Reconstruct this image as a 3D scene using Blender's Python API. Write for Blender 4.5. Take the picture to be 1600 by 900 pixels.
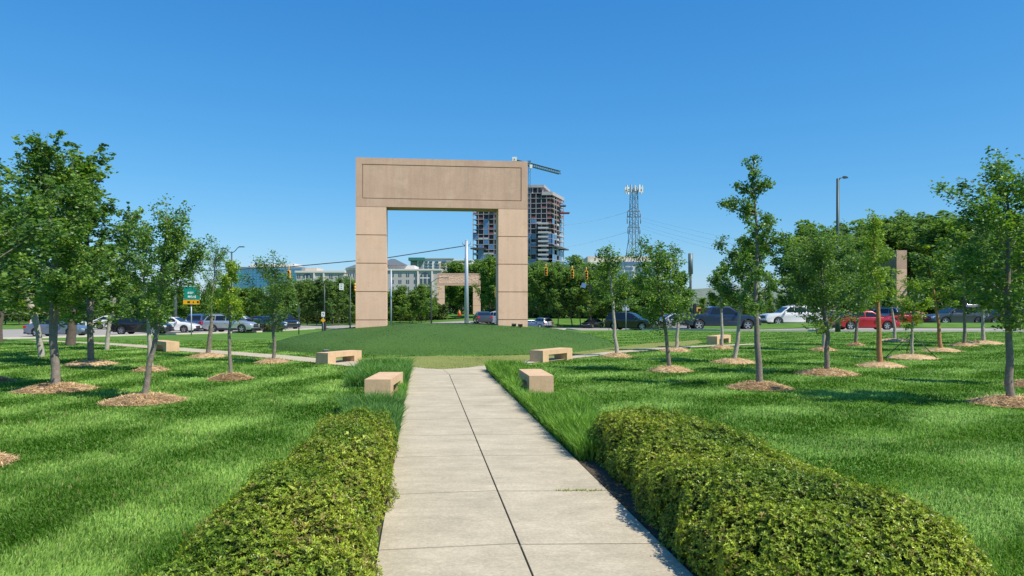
import bpy, bmesh, math, random
import numpy as np
from mathutils import Vector, Matrix
PI = math.pi
rad = math.radians
S = bpy.context.scene
for o in list(bpy.data.objects):
    bpy.data.objects.remove(o)
# ------------------------------------------------------------------ camera, sky, sun, exposure
H0, F, HY = 1.8, 1150.0, 479.0          # eye height, focal length in photo pixels, horizon row
cam = bpy.data.cameras.new('camera')
cam.sensor_width = 36
cam.lens = 36 * F / 1600
cam.shift_y = (HY - 450) / 1600
cam.clip_start = 0.05
cam.clip_end = 12000
co = bpy.data.objects.new('camera', cam)
co.location = (0, 0, H0)
co.rotation_euler = (rad(90), 0, 0)
S.collection.objects.link(co)
S.camera = co
SUN_AZ = (0.86, -0.51)
SUN_EL = rad(53)
w = bpy.data.worlds.new('World')
S.world = w
w.use_nodes = True
nt = w.node_tree
sky = nt.nodes.new('ShaderNodeTexSky')
sky.sky_type = 'NISHITA'
sky.sun_disc = False
sky.sun_elevation = SUN_EL
sky.sun_rotation = math.atan2(SUN_AZ[0], SUN_AZ[1])
sky.altitude = 100
sky.air_density = 1.0
sky.dust_density = 0.25
sky.ozone_density = 3.0
bg = nt.nodes['Background']
EXPO = 0.35
sep = nt.nodes.new('ShaderNodeSeparateColor'); cmb = nt.nodes.new('ShaderNodeCombineColor')
nt.links.new(sky.outputs[0], sep.inputs[0])
for k_, (g_, a_) in enumerate(((1.40, .95), (.83, .963), (.536, 1.14))):     # the clear spring air is bluer than the sky model's
    m0 = nt.nodes.new('ShaderNodeMath'); m0.operation = 'MULTIPLY'; m0.inputs[1].default_value = 0.1
    m1 = nt.nodes.new('ShaderNodeMath'); m1.operation = 'POWER'; m1.inputs[1].default_value = g_
    m2 = nt.nodes.new('ShaderNodeMath'); m2.operation = 'MULTIPLY'; m2.inputs[1].default_value = a_ * 10 / 2 ** EXPO
    nt.links.new(sep.outputs[k_], m0.inputs[0]); nt.links.new(m0.outputs[0], m1.inputs[0]); nt.links.new(m1.outputs[0], m2.inputs[0])
    nt.links.new(m2.outputs[0], cmb.inputs[k_])
nt.links.new(cmb.outputs[0], bg.inputs[0])
bg.inputs[1].default_value = 0.1
sl = bpy.data.lights.new('sun', 'SUN')
sl.energy = 4.9
sl.angle = rad(0.5)
sl.color = (1.0, 0.90, 0.76)
so = bpy.data.objects.new('sun', sl)
sd = Vector((SUN_AZ[0] * math.cos(SUN_EL), SUN_AZ[1] * math.cos(SUN_EL), math.sin(SUN_EL))).normalized()
so.rotation_euler = sd.to_track_quat('Z', 'Y').to_euler()
so.location = (30, -30, 60)
S.collection.objects.link(so)
S.view_settings.view_transform = 'Standard'
S.view_settings.look = 'None'
S.view_settings.exposure = EXPO
S.view_settings.gamma = 1
S.view_settings.use_curve_mapping = False
S.cycles.max_bounces = 6
S.cycles.transparent_max_bounces = 4

# ------------------------------------------------------------------ helpers
def ss(a, b, x):
    t = np.clip((np.asarray(x, float) - a) / (b - a), 0, 1)
    return t * t * (3 - 2 * t)

def terrain(x, y):
    dip = -0.95 * ss(53, 82, y) * ss(-7, 3, x) * (1 - ss(17, 27, x)) * (1 - ss(97, 107, y))     # the crossing lies lower
    return -0.62 * ss(30, 56, y) * ss(-3, -17, x) * (1 - ss(150, 260, y)) + dip

def gnd(px, py):
    """where the line of sight through a spot of the photograph meets the ground"""
    z = 0.0
    for _ in range(30):
        d = F * (H0 - z) / (py - HY)
        x = (px - 800) / F * d
        z = 0.5 * z + 0.5 * float(terrain(x, d))
    return Vector((x, d, float(terrain(x, d))))

def at(px, py, d):
    return Vector(((px - 800) / F * d, d, H0 - (py - HY) / F * d))

def tag(o, label=None, cat=None, group=None, kind=None):
    if label: o['label'] = label
    if cat: o['category'] = cat
    if group: o['group'] = group
    if kind: o['kind'] = kind
    return o

def link(o, parent=None):
    S.collection.objects.link(o)
    if parent is not None:
        o.parent = parent
    return o

def thing(name, label, cat, loc=(0, 0, 0), rz=0, group=None):
    o = bpy.data.objects.new(name, None)
    o.empty_display_size = 0.2
    o.location = loc
    o.rotation_euler = (0, 0, rz)
    link(o)
    return tag(o, label, cat, group)

def dup(root, loc=None, rz=None, label=None, scale=None):
    r = root.copy()
    S.collection.objects.link(r)
    if loc is not None: r.location = loc
    if rz is not None: r.rotation_euler = (0, 0, rz)
    if label: r['label'] = label
    if scale is not None: r.scale = scale
    for ch in list(root.children):
        c = ch.copy(); S.collection.objects.link(c); c.parent = r
        for g in list(ch.children):
            d = g.copy(); S.collection.objects.link(d); d.parent = c
    return r

class MB:
    """collects shapes for one mesh"""
    def __init__(s):
        s.v, s.f, s.m, s.mats, s.sm = [], [], [], [], []
    def mat(s, m):
        if m not in s.mats: s.mats.append(m)
        return s.mats.index(m)
    def add(s, vs, fs, m, smooth=False):
        b = len(s.v); k = s.mat(m)
        s.v += [tuple(v) for v in vs]
        for f in fs:
            s.f.append([b + i for i in f]); s.m.append(k); s.sm.append(smooth)
        return s
    def box(s, c, d, m, rz=0, M=None):
        x, y, z = d[0] / 2, d[1] / 2, d[2] / 2
        vs = [Vector((i, j, k)) for k in (-z, z) for j in (-y, y) for i in (-x, x)]
        if M is None: M = Matrix.Rotation(rz, 4, 'Z')
        vs = [M @ v + Vector(c) for v in vs]
        return s.add(vs, [(0, 2, 3, 1), (4, 5, 7, 6), (0, 1, 5, 4), (2, 6, 7, 3), (0, 4, 6, 2), (1, 3, 7, 5)], m)
    def bx(s, x0, x1, y0, y1, z0, z1, m):
        return s.box(((x0 + x1) / 2, (y0 + y1) / 2, (z0 + z1) / 2), (abs(x1 - x0), abs(y1 - y0), abs(z1 - z0)), m)
    def tube(s, pts, r, m, n=8, cap=True):
        pts = [Vector(p) for p in pts]
        rs = r if isinstance(r, (list, tuple)) else [r] * len(pts)
        vs = []; fs = []
        for i, p in enumerate(pts):
            t = (pts[min(i + 1, len(pts) - 1)] - pts[max(i - 1, 0)]).normalized()
            a = t.orthogonal() if abs(t.z) > 0.9 else t.cross(Vector((0, 0, 1)))
            if abs(t.z) > 0.9:
                a = Vector((1, 0, 0)) - t * t.x
            a.normalize(); b = t.cross(a)
            for k in range(n):
                q = 2 * PI * k / n
                vs.append(p + (a * math.cos(q) + b * math.sin(q)) * rs[i])
        for i in range(len(pts) - 1):
            for k in range(n):
                fs.append((i * n + k, i * n + (k + 1) % n, (i + 1) * n + (k + 1) % n, (i + 1) * n + k))
        s.add(vs, fs, m, n > 4)
        if cap:
            e = (len(pts) - 1) * n
            b = len(s.v) - len(vs); kk = s.mat(m)
            s.f.append([b + k for k in range(n)][::-1]); s.m.append(kk); s.sm.append(False)
            s.f.append([b + e + k for k in range(n)]); s.m.append(kk); s.sm.append(False)
        return s
    def bar(s, a, b, wd, m):
        return s.tube([a, b], wd * 0.7071, m, 4)
    def prism(s, poly, h0, h1, m, axis='z'):
        """polygon in the plane across 'axis', pulled from h0 to h1"""
        def P(p, h):
            return (p[0], p[1], h) if axis == 'z' else ((p[0], h, p[1]) if axis == 'y' else (h, p[0], p[1]))
        n = len(poly)
        vs = [P(p, h0) for p in poly] + [P(p, h1) for p in poly]
        fs = [tuple(range(n))[::-1], tuple(range(n, 2 * n))] + [(i, (i + 1) % n, n + (i + 1) % n, n + i) for i in range(n)]
        return s.add(vs, fs, m)
    def build(s, name, parent=None, loc=None, rz=None, bevel=0, fix=True):
        me = bpy.data.meshes.new(name)
        me.from_pydata(s.v, [], s.f)
        for m in s.mats: me.materials.append(m)
        me.polygons.foreach_set('material_index', s.m)
        me.polygons.foreach_set('use_smooth', s.sm)
        if fix or bevel:
            bm = bmesh.new(); bm.from_mesh(me)
            bmesh.ops.recalc_face_normals(bm, faces=bm.faces)
            if bevel:
                es = [e for e in bm.edges if len(e.link_faces) == 2 and e.calc_face_angle(0) > 0.6]
                bmesh.ops.bevel(bm, geom=es, offset=bevel, segments=2, profile=0.6, affect='EDGES', clamp_overlap=True)
            bm.to_mesh(me); bm.free()
        o = bpy.data.objects.new(name, me)
        if loc is not None: o.location = loc
        if rz is not None: o.rotation_euler = (0, 0, rz)
        return link(o, parent)

def np_mesh(name, V, Fc, mat_list, col=None, parent=None, mi=None, smooth=False):
    V = np.asarray(V, np.float32); Fc = np.asarray(Fc, np.int32)
    me = bpy.data.meshes.new(name)
    me.vertices.add(len(V)); me.vertices.foreach_set('co', V.ravel())
    n, k = Fc.shape
    me.loops.add(n * k); me.loops.foreach_set('vertex_index', Fc.ravel())
    me.polygons.add(n)
    me.polygons.foreach_set('loop_start', np.arange(n, dtype=np.int32) * k)
    if mi is not None: me.polygons.foreach_set('material_index', np.asarray(mi, np.int32))
    me.polygons.foreach_set('use_smooth', np.full(n, smooth))
    for m in (mat_list if isinstance(mat_list, list) else [mat_list]): me.materials.append(m)
    me.update(calc_edges=True)
    if col is not None:
        c = np.ones((len(V), 4), np.float32); c[:, :3] = col
        a = me.color_attributes.new('col', 'FLOAT_COLOR', 'POINT')
        a.data.foreach_set('color', c.ravel())
    o = bpy.data.objects.new(name, me)
    return link(o, parent)

def norm(a):
    return a / np.maximum(np.linalg.norm(a, axis=1, keepdims=True), 1e-9)

# ------------------------------------------------------------------ materials
def mat(name, col, rough=0.6, metal=0.0, var=0.0, vscale=3.0, bump=0.0, bscale=40.0, spec=0.5, coat=0.0, stain=None, sscale=0.6):
    m = bpy.data.materials.new(name); m.use_nodes = True
    n = m.node_tree.nodes; l = m.node_tree.links
    p = n['Principled BSDF']
    p.inputs['Base Color'].default_value = (*col, 1)
    p.inputs['Roughness'].default_value = rough
    p.inputs['Metallic'].default_value = metal
    p.inputs['Specular IOR Level'].default_value = spec
    p.inputs['Coat Weight'].default_value = coat
    p.inputs['Coat Roughness'].default_value = 0.05
    if var or bump or stain:
        tc = n.new('ShaderNodeTexCoord')
    last = None
    if var:
        t = n.new('ShaderNodeTexNoise'); t.inputs['Scale'].default_value = vscale; t.inputs['Detail'].default_value = 8
        t.inputs['Roughness'].default_value = 0.65
        l.new(tc.outputs['Object'], t.inputs['Vector'])
        r = n.new('ShaderNodeValToRGB')
        r.color_ramp.elements[0].position = 0.28; r.color_ramp.elements[1].position = 0.72
        r.color_ramp.elements[0].color = (*[c * (1 - var) for c in col], 1)
        r.color_ramp.elements[1].color = (*[min(1, c * (1 + var)) for c in col], 1)
        l.new(t.outputs[0], r.inputs[0]); last = r.outputs[0]
    if stain:
        t = n.new('ShaderNodeTexNoise'); t.inputs['Scale'].default_value = sscale; t.inputs['Detail'].default_value = 10
        t.inputs['Roughness'].default_value = 0.7
        l.new(tc.outputs['Object'], t.inputs['Vector'])
        r = n.new('ShaderNodeValToRGB')
        r.color_ramp.elements[0].position = 0.5; r.color_ramp.elements[1].position = 0.72
        l.new(t.outputs[0], r.inputs[0])
        mx = n.new('ShaderNodeMix'); mx.data_type = 'RGBA'
        l.new(r.outputs[0], mx.inputs[0])
        if last is not None: l.new(last, mx.inputs[6])
        else: mx.inputs[6].default_value = (*col, 1)
        mx.inputs[7].default_value = (*stain, 1)
        last = mx.outputs[2]
    if last is not None: l.new(last, p.inputs['Base Color'])
    if bump:
        t = n.new('ShaderNodeTexNoise'); t.inputs['Scale'].default_value = bscale; t.inputs['Detail'].default_value = 6
        l.new(tc.outputs['Object'], t.inputs['Vector'])
        b = n.new('ShaderNodeBump'); b.inputs['Strength'].default_value = bump; b.inputs['Distance'].default_value = 0.02
        l.new(t.outputs[0], b.inputs['Height']); l.new(b.outputs[0], p.inputs['Normal'])
    return m

def leaf_mat(name, rough=0.45, trans=0.35, spec=0.35, tcol=(1.25, 1.3, 0.5)):
    m = bpy.data.materials.new(name); m.use_nodes = True
    n = m.node_tree.nodes; l = m.node_tree.links
    p = n['Principled BSDF']; out = n['Material Output']
    a = n.new('ShaderNodeAttribute'); a.attribute_name = 'col'
    l.new(a.outputs['Color'], p.inputs['Base Color'])
    p.inputs['Roughness'].default_value = rough
    p.inputs['Specular IOR Level'].default_value = spec
    t = n.new('ShaderNodeBsdfTranslucent')
    mu = n.new('ShaderNodeMix'); mu.data_type = 'RGBA'; mu.blend_type = 'MULTIPLY'; mu.inputs[0].default_value = 1
    l.new(a.outputs['Color'], mu.inputs[6]); mu.inputs[7].default_value = (*tcol, 1)
    l.new(mu.outputs[2], t.inputs['Color'])
    mx = n.new('ShaderNodeMixShader'); mx.inputs[0].default_value = trans
    l.new(p.outputs[0], mx.inputs[1]); l.new(t.outputs[0], mx.inputs[2]); l.new(mx.outputs[0], out.inputs[0])
    return m

M = {}
M['leaf'] = leaf_mat('tree_leaf', trans=0.38, rough=0.4)
M['far_leaf'] = leaf_mat('grove_leaf', trans=0.38, rough=0.6, spec=0.15)
M['hedge_leaf'] = leaf_mat('hedge_leaf', rough=0.34, trans=0.22, spec=0.3)
M['blade'] = leaf_mat('grass_blade', rough=0.5, trans=0.35, spec=0.25, tcol=(1.1, 1.2, 0.6))
M['hedge_core'] = mat('hedge_twigs', (0.035, 0.03, 0.015), 1.0, spec=0.0)
M['straw'] = leaf_mat('pine_straw', rough=0.8, trans=0.0, spec=0.1)
M['bark'] = mat('bark', (0.20, 0.175, 0.145), 0.9, var=0.4, vscale=14, bump=0.6, bscale=60)
M['pale_bark'] = mat('pale_bark', (0.36, 0.33, 0.28), 0.9, var=0.3, vscale=12, bump=0.4, bscale=50)
M['dark_bark'] = mat('dark_bark', (0.10, 0.08, 0.065), 0.95, var=0.35, vscale=10, bump=0.6, bscale=40)
M['orange_bark'] = mat('orange_bark', (0.36, 0.19, 0.08), 0.85, var=0.35, vscale=10, bump=0.4, bscale=50)
M['concrete'] = mat('path_concrete', (0.49, 0.425, 0.34), 0.9, var=0.17, vscale=1.6, bump=0.25, bscale=120, stain=(0.33, 0.30, 0.25), sscale=1.1)
def concrete(name, col):
    m = mat(name, col, 0.92, var=0.10, vscale=1.3, spec=0.25)
    n = m.node_tree.nodes; l = m.node_tree.links; p = n['Principled BSDF']
    tc = n.new('ShaderNodeTexCoord'); last = p.inputs['Base Color'].links[0].from_socket
    for sc_, st_, lo, hi, rng_, ang_ in ((1.5, (.8, 1.4, 1), .84, 1.05, (.36, .64), 9), (6.0, (.6, 1.6, 1), .88, 1.05, (.3, .7), 7), (48.0, (.9, 1.1, 1), .74, 1.18, (.3, .7), 0)):
        mp = n.new('ShaderNodeMapping'); mp.inputs['Scale'].default_value = st_; mp.inputs['Rotation'].default_value = (0, 0, rad(-ang_))
        l.new(tc.outputs['Object'], mp.inputs['Vector'])
        t = n.new('ShaderNodeTexNoise'); t.inputs['Scale'].default_value = sc_; t.inputs['Detail'].default_value = 10; t.inputs['Roughness'].default_value = .7
        l.new(mp.outputs[0], t.inputs['Vector'])
        r = n.new('ShaderNodeValToRGB'); r.color_ramp.elements[0].position, r.color_ramp.elements[1].position = rng_
        r.color_ramp.elements[0].color = (lo, lo, lo * .985, 1); r.color_ramp.elements[1].color = (hi, hi, hi, 1)
        l.new(t.outputs[0], r.inputs[0])
        mx = n.new('ShaderNodeMix'); mx.data_type = 'RGBA'; mx.blend_type = 'MULTIPLY'; mx.inputs[0].default_value = 1
        l.new(last, mx.inputs[6]); l.new(r.outputs[0], mx.inputs[7]); last = mx.outputs[2]
    l.new(last, p.inputs['Base Color'])
    b = n.new('ShaderNodeBump'); b.inputs['Strength'].default_value = .35; b.inputs['Distance'].default_value = .006
    l.new(t.outputs[0], b.inputs['Height']); l.new(b.outputs[0], p.inputs['Normal'])
    return m
M['concrete'] = concrete('path_concrete', (0.485, 0.435, 0.325))
M['kerb'] = mat('kerb_concrete', (0.52, 0.49, 0.43), 0.9, var=0.12, vscale=2)
M['joint'] = mat('joint_dirt', (0.13, 0.11, 0.08), 1.0)
M['asphalt'] = mat('asphalt', (0.30, 0.28, 0.25), 0.9, var=0.12, vscale=0.5)
M['line'] = mat('road_paint', (0.7, 0.68, 0.6), 0.7)
M['soil'] = mat('mulch_soil', (0.55, 0.41, 0.235), 1.0, var=0.3, vscale=8, bump=0.6, bscale=40)
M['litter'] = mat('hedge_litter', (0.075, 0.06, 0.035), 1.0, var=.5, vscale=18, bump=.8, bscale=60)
M['stone'] = mat('arch_stone', (0.74, 0.505, 0.365), 0.9, var=0.08, vscale=1.1, bump=0.15, bscale=50, stain=(0.61, 0.41, 0.265), sscale=2.2)
M['lintel_stone'] = mat('lintel_stone', (0.54, 0.365, 0.265), 0.9, var=0.12, vscale=0.55, bump=0.15, bscale=50, stain=(0.63, 0.45, 0.33), sscale=1.3)
def weather(m, amt=.82):
    n = m.node_tree.nodes; l = m.node_tree.links; p = n['Principled BSDF']
    tc = n.new('ShaderNodeTexCoord'); last = p.inputs['Base Color'].links[0].from_socket
    for st_, sc_, lo, hi, rng_ in (((2.4, 2.4, .16), 2.2, amt, 1.05, (.34, .60)), ((1, 1, 1), 26.0, .86, 1.08, (.3, .7)), ((1, 1, 1), 5.0, .80, 1.0, (.24, .40))):
        mp = n.new('ShaderNodeMapping'); mp.inputs['Scale'].default_value = st_; l.new(tc.outputs['Object'], mp.inputs['Vector'])
        t = n.new('ShaderNodeTexNoise'); t.inputs['Scale'].default_value = sc_; t.inputs['Detail'].default_value = 9; t.inputs['Roughness'].default_value = .72
        l.new(mp.outputs[0], t.inputs['Vector'])
        r = n.new('ShaderNodeValToRGB'); r.color_ramp.elements[0].position, r.color_ramp.elements[1].position = rng_
        r.color_ramp.elements[0].color = (lo, lo, lo, 1); r.color_ramp.elements[1].color = (hi, hi, hi, 1)
        l.new(t.outputs[0], r.inputs[0])
        mx = n.new('ShaderNodeMix'); mx.data_type = 'RGBA'; mx.blend_type = 'MULTIPLY'; mx.inputs[0].default_value = 1
        l.new(last, mx.inputs[6]); l.new(r.outputs[0], mx.inputs[7]); last = mx.outputs[2]
    l.new(last, p.inputs['Base Color'])
weather(M['stone'], .965); weather(M['lintel_stone'], .93)
M['groove'] = mat('groove_stone', (0.42, 0.285, 0.19), 0.95)
M['bench'] = mat('bench_stone', (0.60, 0.415, 0.25), 0.9, var=0.08, vscale=2.5, bump=0.15, bscale=60); weather(M['bench'], .9)
M['galv'] = mat('galvanised_steel', (0.38, 0.43, 0.50), 0.5, 0.3, var=0.08, vscale=0.5)
M['dark_pole'] = mat('dark_green_steel', (0.05, 0.075, 0.07), 0.5, 0.2, var=0.1)
M['grey_pole'] = mat('grey_green_steel', (0.13, 0.17, 0.17), 0.5, 0.2, var=0.1)
M['lattice'] = mat('lattice_steel', (0.17, 0.20, 0.24), 0.5, 0.4)
M['wire'] = mat('wire', (0.06, 0.07, 0.09), 0.6)
M['pale_wire'] = mat('pale_wire', (0.5, 0.55, 0.6), 0.5)
M['white'] = mat('white_paint', (0.8, 0.8, 0.8), 0.5)
M['signal'] = mat('signal_yellow', (0.75, 0.42, 0.06), 0.5)
M['black'] = mat('black_plastic', (0.015, 0.016, 0.018), 0.5)
M['sign_green'] = mat('sign_green', (0.0, 0.27, 0.20), 0.45)
M['sign_yellow'] = mat('sign_yellow', (0.85, 0.42, 0.01), 0.45)
M['cone'] = mat('cone_orange', (0.75, 0.13, 0.03), 0.5)
M['glass'] = mat('car_glass', (0.012, 0.016, 0.02), 0.06, spec=0.6)
M['tyre'] = mat('tyre_rubber', (0.018, 0.018, 0.02), 0.85)
M['rim'] = mat('alloy_rim', (0.55, 0.56, 0.58), 0.3, 0.7)
M['rim_dark'] = mat('rim_gap', (0.03, 0.03, 0.035), 0.7)
M['plastic'] = mat('bumper_plastic', (0.03, 0.032, 0.035), 0.6)
M['lamp'] = mat('headlamp', (0.75, 0.78, 0.8), 0.1, 0.3)
M['tail'] = mat('tail_lamp', (0.5, 0.01, 0.015), 0.15)
M['chrome'] = mat('chrome', (0.6, 0.61, 0.63), 0.2, 0.9)
PAINTS = {k: mat('paint_' + k, c, 0.28, mt, coat=0.8) for k, c, mt in [
    ('navy', (0.016, 0.034, 0.085), 0.2), ('black', (0.012, 0.013, 0.017), 0.1), ('white', (0.78, 0.78, 0.78), 0),
    ('silver', (0.48, 0.51, 0.55), 0.5), ('red', (0.42, 0.012, 0.03), 0.1), ('slate', (0.05, 0.065, 0.085), 0.3),
    ('bluegrey', (0.16, 0.21, 0.28), 0.4), ('maroon', (0.07, 0.015, 0.02), 0.2), ('blue', (0.06, 0.12, 0.22), 0.3)]}

def grass_ground(name, c0, c1, c2, stripes=True):
    m = bpy.data.materials.new(name); m.use_nodes = True
    n = m.node_tree.nodes; l = m.node_tree.links; p = n['Principled BSDF']
    p.inputs['Roughness'].default_value = 0.9; p.inputs['Specular IOR Level'].default_value = 0.1
    tc = n.new('ShaderNodeTexCoord')
    t = n.new('ShaderNodeTexNoise'); t.inputs['Scale'].default_value = 0.35; t.inputs['Detail'].default_value = 12; t.inputs['Roughness'].default_value = 0.75
    l.new(tc.outputs['Object'], t.inputs['Vector'])
    r = n.new('ShaderNodeValToRGB')
    r.color_ramp.elements[0].position = 0.3; r.color_ramp.elements[0].color = (*c0, 1)
    r.color_ramp.elements[1].position = 0.72; r.color_ramp.elements[1].color = (*c2, 1)
    e = r.color_ramp.elements.new(0.5); e.color = (*c1, 1)
    l.new(t.outputs[0], r.inputs[0]); last = r.outputs[0]
    if stripes:
        mp = n.new('ShaderNodeMapping'); mp.inputs['Rotation'].default_value = (0, 0, rad(40))
        l.new(tc.outputs['Object'], mp.inputs['Vector'])
        wv = n.new('ShaderNodeTexWave'); wv.bands_direction = 'Y'; wv.inputs['Scale'].default_value = 0.12; wv.inputs['Distortion'].default_value = 1.2
        wv.inputs['Detail'].default_value = 2; wv.inputs['Detail Scale'].default_value = 0.6
        l.new(mp.outputs[0], wv.inputs['Vector'])
        mx = n.new('ShaderNodeMix'); mx.data_type = 'RGBA'; mx.blend_type = 'MULTIPLY'; mx.inputs[0].default_value = 1  # sheen of the grass bent by mowing, put into the colour as stripes
        r2 = n.new('ShaderNodeValToRGB'); r2.color_ramp.elements[0].color = (0.90, 0.91, 0.9, 1); r2.color_ramp.elements[1].color = (1.06, 1.05, 1.05, 1)
        l.new(wv.outputs[0], r2.inputs[0]); l.new(last, mx.inputs[6]); l.new(r2.outputs[0], mx.inputs[7]); last = mx.outputs[2]
    l.new(last, p.inputs['Base Color'])
    t2 = n.new('ShaderNodeTexNoise'); t2.inputs['Scale'].default_value = 9; t2.inputs['Detail'].default_value = 6
    l.new(tc.outputs['Object'], t2.inputs['Vector'])
    b = n.new('ShaderNodeBump'); b.inputs['Strength'].default_value = 0.7; b.inputs['Distance'].default_value = 0.05
    l.new(t2.outputs[0], b.inputs['Height']); l.new(b.outputs[0], p.inputs['Normal'])
    return m
M['lawn'] = grass_ground('lawn_ground', (0.06, 0.145, 0.022), (0.09, 0.19, 0.032), (0.135, 0.25, 0.05))
M['mound'] = grass_ground('mound_ground', (0.045, 0.105, 0.025), (0.056, 0.122, 0.029), (0.072, 0.145, 0.034), False)
M['dry'] = grass_ground('dry_ground', (0.17, 0.205, 0.06), (0.205, 0.235, 0.07), (0.24, 0.265, 0.085), False)
M['hill'] = mat('far_hill', (0.13, 0.17, 0.13), 1.0, var=0.35, vscale=0.03)

# ------------------------------------------------------------------ layout in the path's own axes
SLOPE = (658 - 800) / F                       # the path leads a little to the left of the view
UL, UC, UR = -0.315, 0.735, 1.80              # path's left edge, middle joint, right edge
def pth(u, d, z=0.0): return Vector((u + SLOPE * d, d, z))
MC = at(695, 538, 35.0); MC.z = 0             # middle of the mound
MR, MH = 8.1, 0.98
def mound_z(x, y):
    r = np.hypot(np.asarray(x) - MC.x, np.asarray(y) - MC.y) / MR
    return np.where(r < 1, MH * (1 - np.clip(r, 0, 1) ** 2.5) ** .72, 0.0)

# ------------------------------------------------------------------ ground
def axis(lo, hi, step, far):
    a = list(np.arange(lo, hi + .01, step)); s = step
    while a[-1] < far: s *= 1.45; a.append(a[-1] + s)
    s = step
    while a[0] > -far: s *= 1.45; a.insert(0, a[0] - s)
    return np.array(a)
ax, ay = axis(-60, 70, 1.25, 7000), axis(-6, 110, 1.25, 7000)
X, Y = np.meshgrid(ax, ay)
V = np.stack([X, Y, terrain(X, Y)], -1).reshape(-1, 3)
nx = len(ax); i, j = np.meshgrid(np.arange(nx - 1), np.arange(len(ay) - 1)); b = (j * nx + i).ravel()
tag(np_mesh('ground', V, np.stack([b, b + 1, b + nx + 1, b + nx], 1), M['lawn'], smooth=True), kind='structure')

# mound under the arch
rr = np.linspace(0, 1, 26); th = np.linspace(0, 2 * PI, 97)[:-1]
V = [[MC.x, MC.y, MH]]; Fc = []
for r in rr[1:]:
    for t in th:
        x, y = MC.x + MR * r * math.cos(t), MC.y + MR * r * math.sin(t)
        V.append([x, y, max(float(mound_z(x, y)), 0) + 0.008 - (0.15 if r >= 1 else 0) + float(terrain(x, y)) * 0.9])
mb = MB()
n = len(th)
fs = [(0, 1 + k, 1 + (k + 1) % n) for k in range(n)]
for q in range(len(rr) - 2):
    for k in range(n):
        fs.append((1 + q * n + k, 1 + q * n + (k + 1) % n, 1 + (q + 1) * n + (k + 1) % n, 1 + (q + 1) * n + k))
mb.add(V, fs, M['mound'], True)
tag(mb.build('grass_mound'), kind='structure')

def sheet(name, A, B, m, z=0.02, thick=None, n=40, side=None):
    """a surface strip between two edge lines, lying on the terrain"""
    def res(P):
        P = [Vector((p[0], p[1], 0)) for p in P]
        L = [0]
        for a, b_ in zip(P, P[1:]): L.append(L[-1] + (b_ - a).length)
        out = []
        for k in range(n + 1):
            s = L[-1] * k / n; q = 0
            while q < len(P) - 2 and L[q + 1] < s: q += 1
            f = (s - L[q]) / max(L[q + 1] - L[q], 1e-6)
            out.append(P[q].lerp(P[q + 1], min(max(f, 0), 1)))
        return out
    A, B = res(A), res(B); c = 6; vs = []; fs = []
    for a, b_ in zip(A, B):
        for k in range(c + 1):
            p = a.lerp(b_, k / c)
            zz = z(k / c) if callable(z) else z
            vs.append((p.x, p.y, float(terrain(p.x, p.y)) + zz))
    for q in range(n):
        for k in range(c):
            u = q * (c + 1) + k
            fs.append((u, u + 1, u + c + 2, u + c + 1))
    mb = MB(); mb.add(vs, fs, m, True)
    if thick:
        lo = [(x, y, zz - thick) for x, y, zz in vs]
        e1 = [q * (c + 1) for q in range(n + 1)]; e2 = [q * (c + 1) + c for q in range(n + 1)]
        for e in (e1, e2):
            mb.add([vs[k] for k in e] + [lo[k] for k in e], [(k, k + 1, n + 2 + k, n + 1 + k) for k in range(n)], m)
    return mb.build(name, fix=False)

near_edge = [gnd(-260, 541), gnd(0, 530), gnd(190, 525), gnd(412, 519), gnd(501, 513.5), Vector((-12, 76, 0)), Vector((-2, 68, 0)), gnd(886, 514.5), gnd(1000, 516), gnd(1120, 517), gnd(1340, 518), gnd(1600, 518.5), gnd(2000, 519)]
L_near = near_edge[:6]; R_near = near_edge[6:]
def off(P, dx, dy): return [Vector((p.x + dx, p.y + dy, 0)) for p in P]
tag(sheet('road', near_edge, [Vector((-110, 62, 0)), Vector((-62, 72, 0)), Vector((-40, 84, 0)), Vector((-30, 96, 0)), Vector((-20, 97, 0)), Vector((-5, 97, 0)), Vector((8, 97, 0)), Vector((15, 95, 0)), Vector((13, 80, 0)), Vector((9.5, 70, 0)), Vector((9, 66.5, 0)), Vector((12, 64.5, 0)), Vector((17, 62.6, 0)), Vector((27, 61, 0)), Vector((40, 60, 0)), Vector((60, 59.5, 0))], M['asphalt'], 0.03, n=80), kind='structure')
k_in = [p + Vector((0, -0.02, 0)) for p in near_edge]
tag(sheet('kerb', [p + Vector((0, -0.28, 0)) for p in near_edge], [p + Vector((0, 0.12, 0)) for p in near_edge], M['kerb'], 0.13, thick=0.2, n=90), kind='structure')
MED_A = [Vector((11.5, 66.2, 0)), Vector((13.5, 64.4, 0)), Vector((17, 62.9, 0)), Vector((27, 61.3, 0)), Vector((40, 60.3, 0)), Vector((75, 59.5, 0))]
MED_B = [Vector((12.6, 69.6, 0)), Vector((14.5, 69.2, 0)), Vector((18, 68, 0)), Vector((28, 66, 0)), Vector((41, 65, 0)), Vector((78, 64, 0))]
tag(sheet('grass_median', MED_A, MED_B, M['lawn'], lambda t: 0.06 + 0.36 * math.sin(PI * min(t * 1.0, 1)) ** 0.7 if t < 1 else 0.05, n=40), kind='structure')
tag(sheet('far_road', [Vector((2, 76, 0))] + MED_B[1:], [Vector((4, 86, 0)), Vector((14, 80, 0)), Vector((20, 77, 0)), Vector((30, 75, 0)), Vector((43, 74, 0)), Vector((80, 72, 0))], M['asphalt'], 0.024, n=40), kind='structure')

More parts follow.
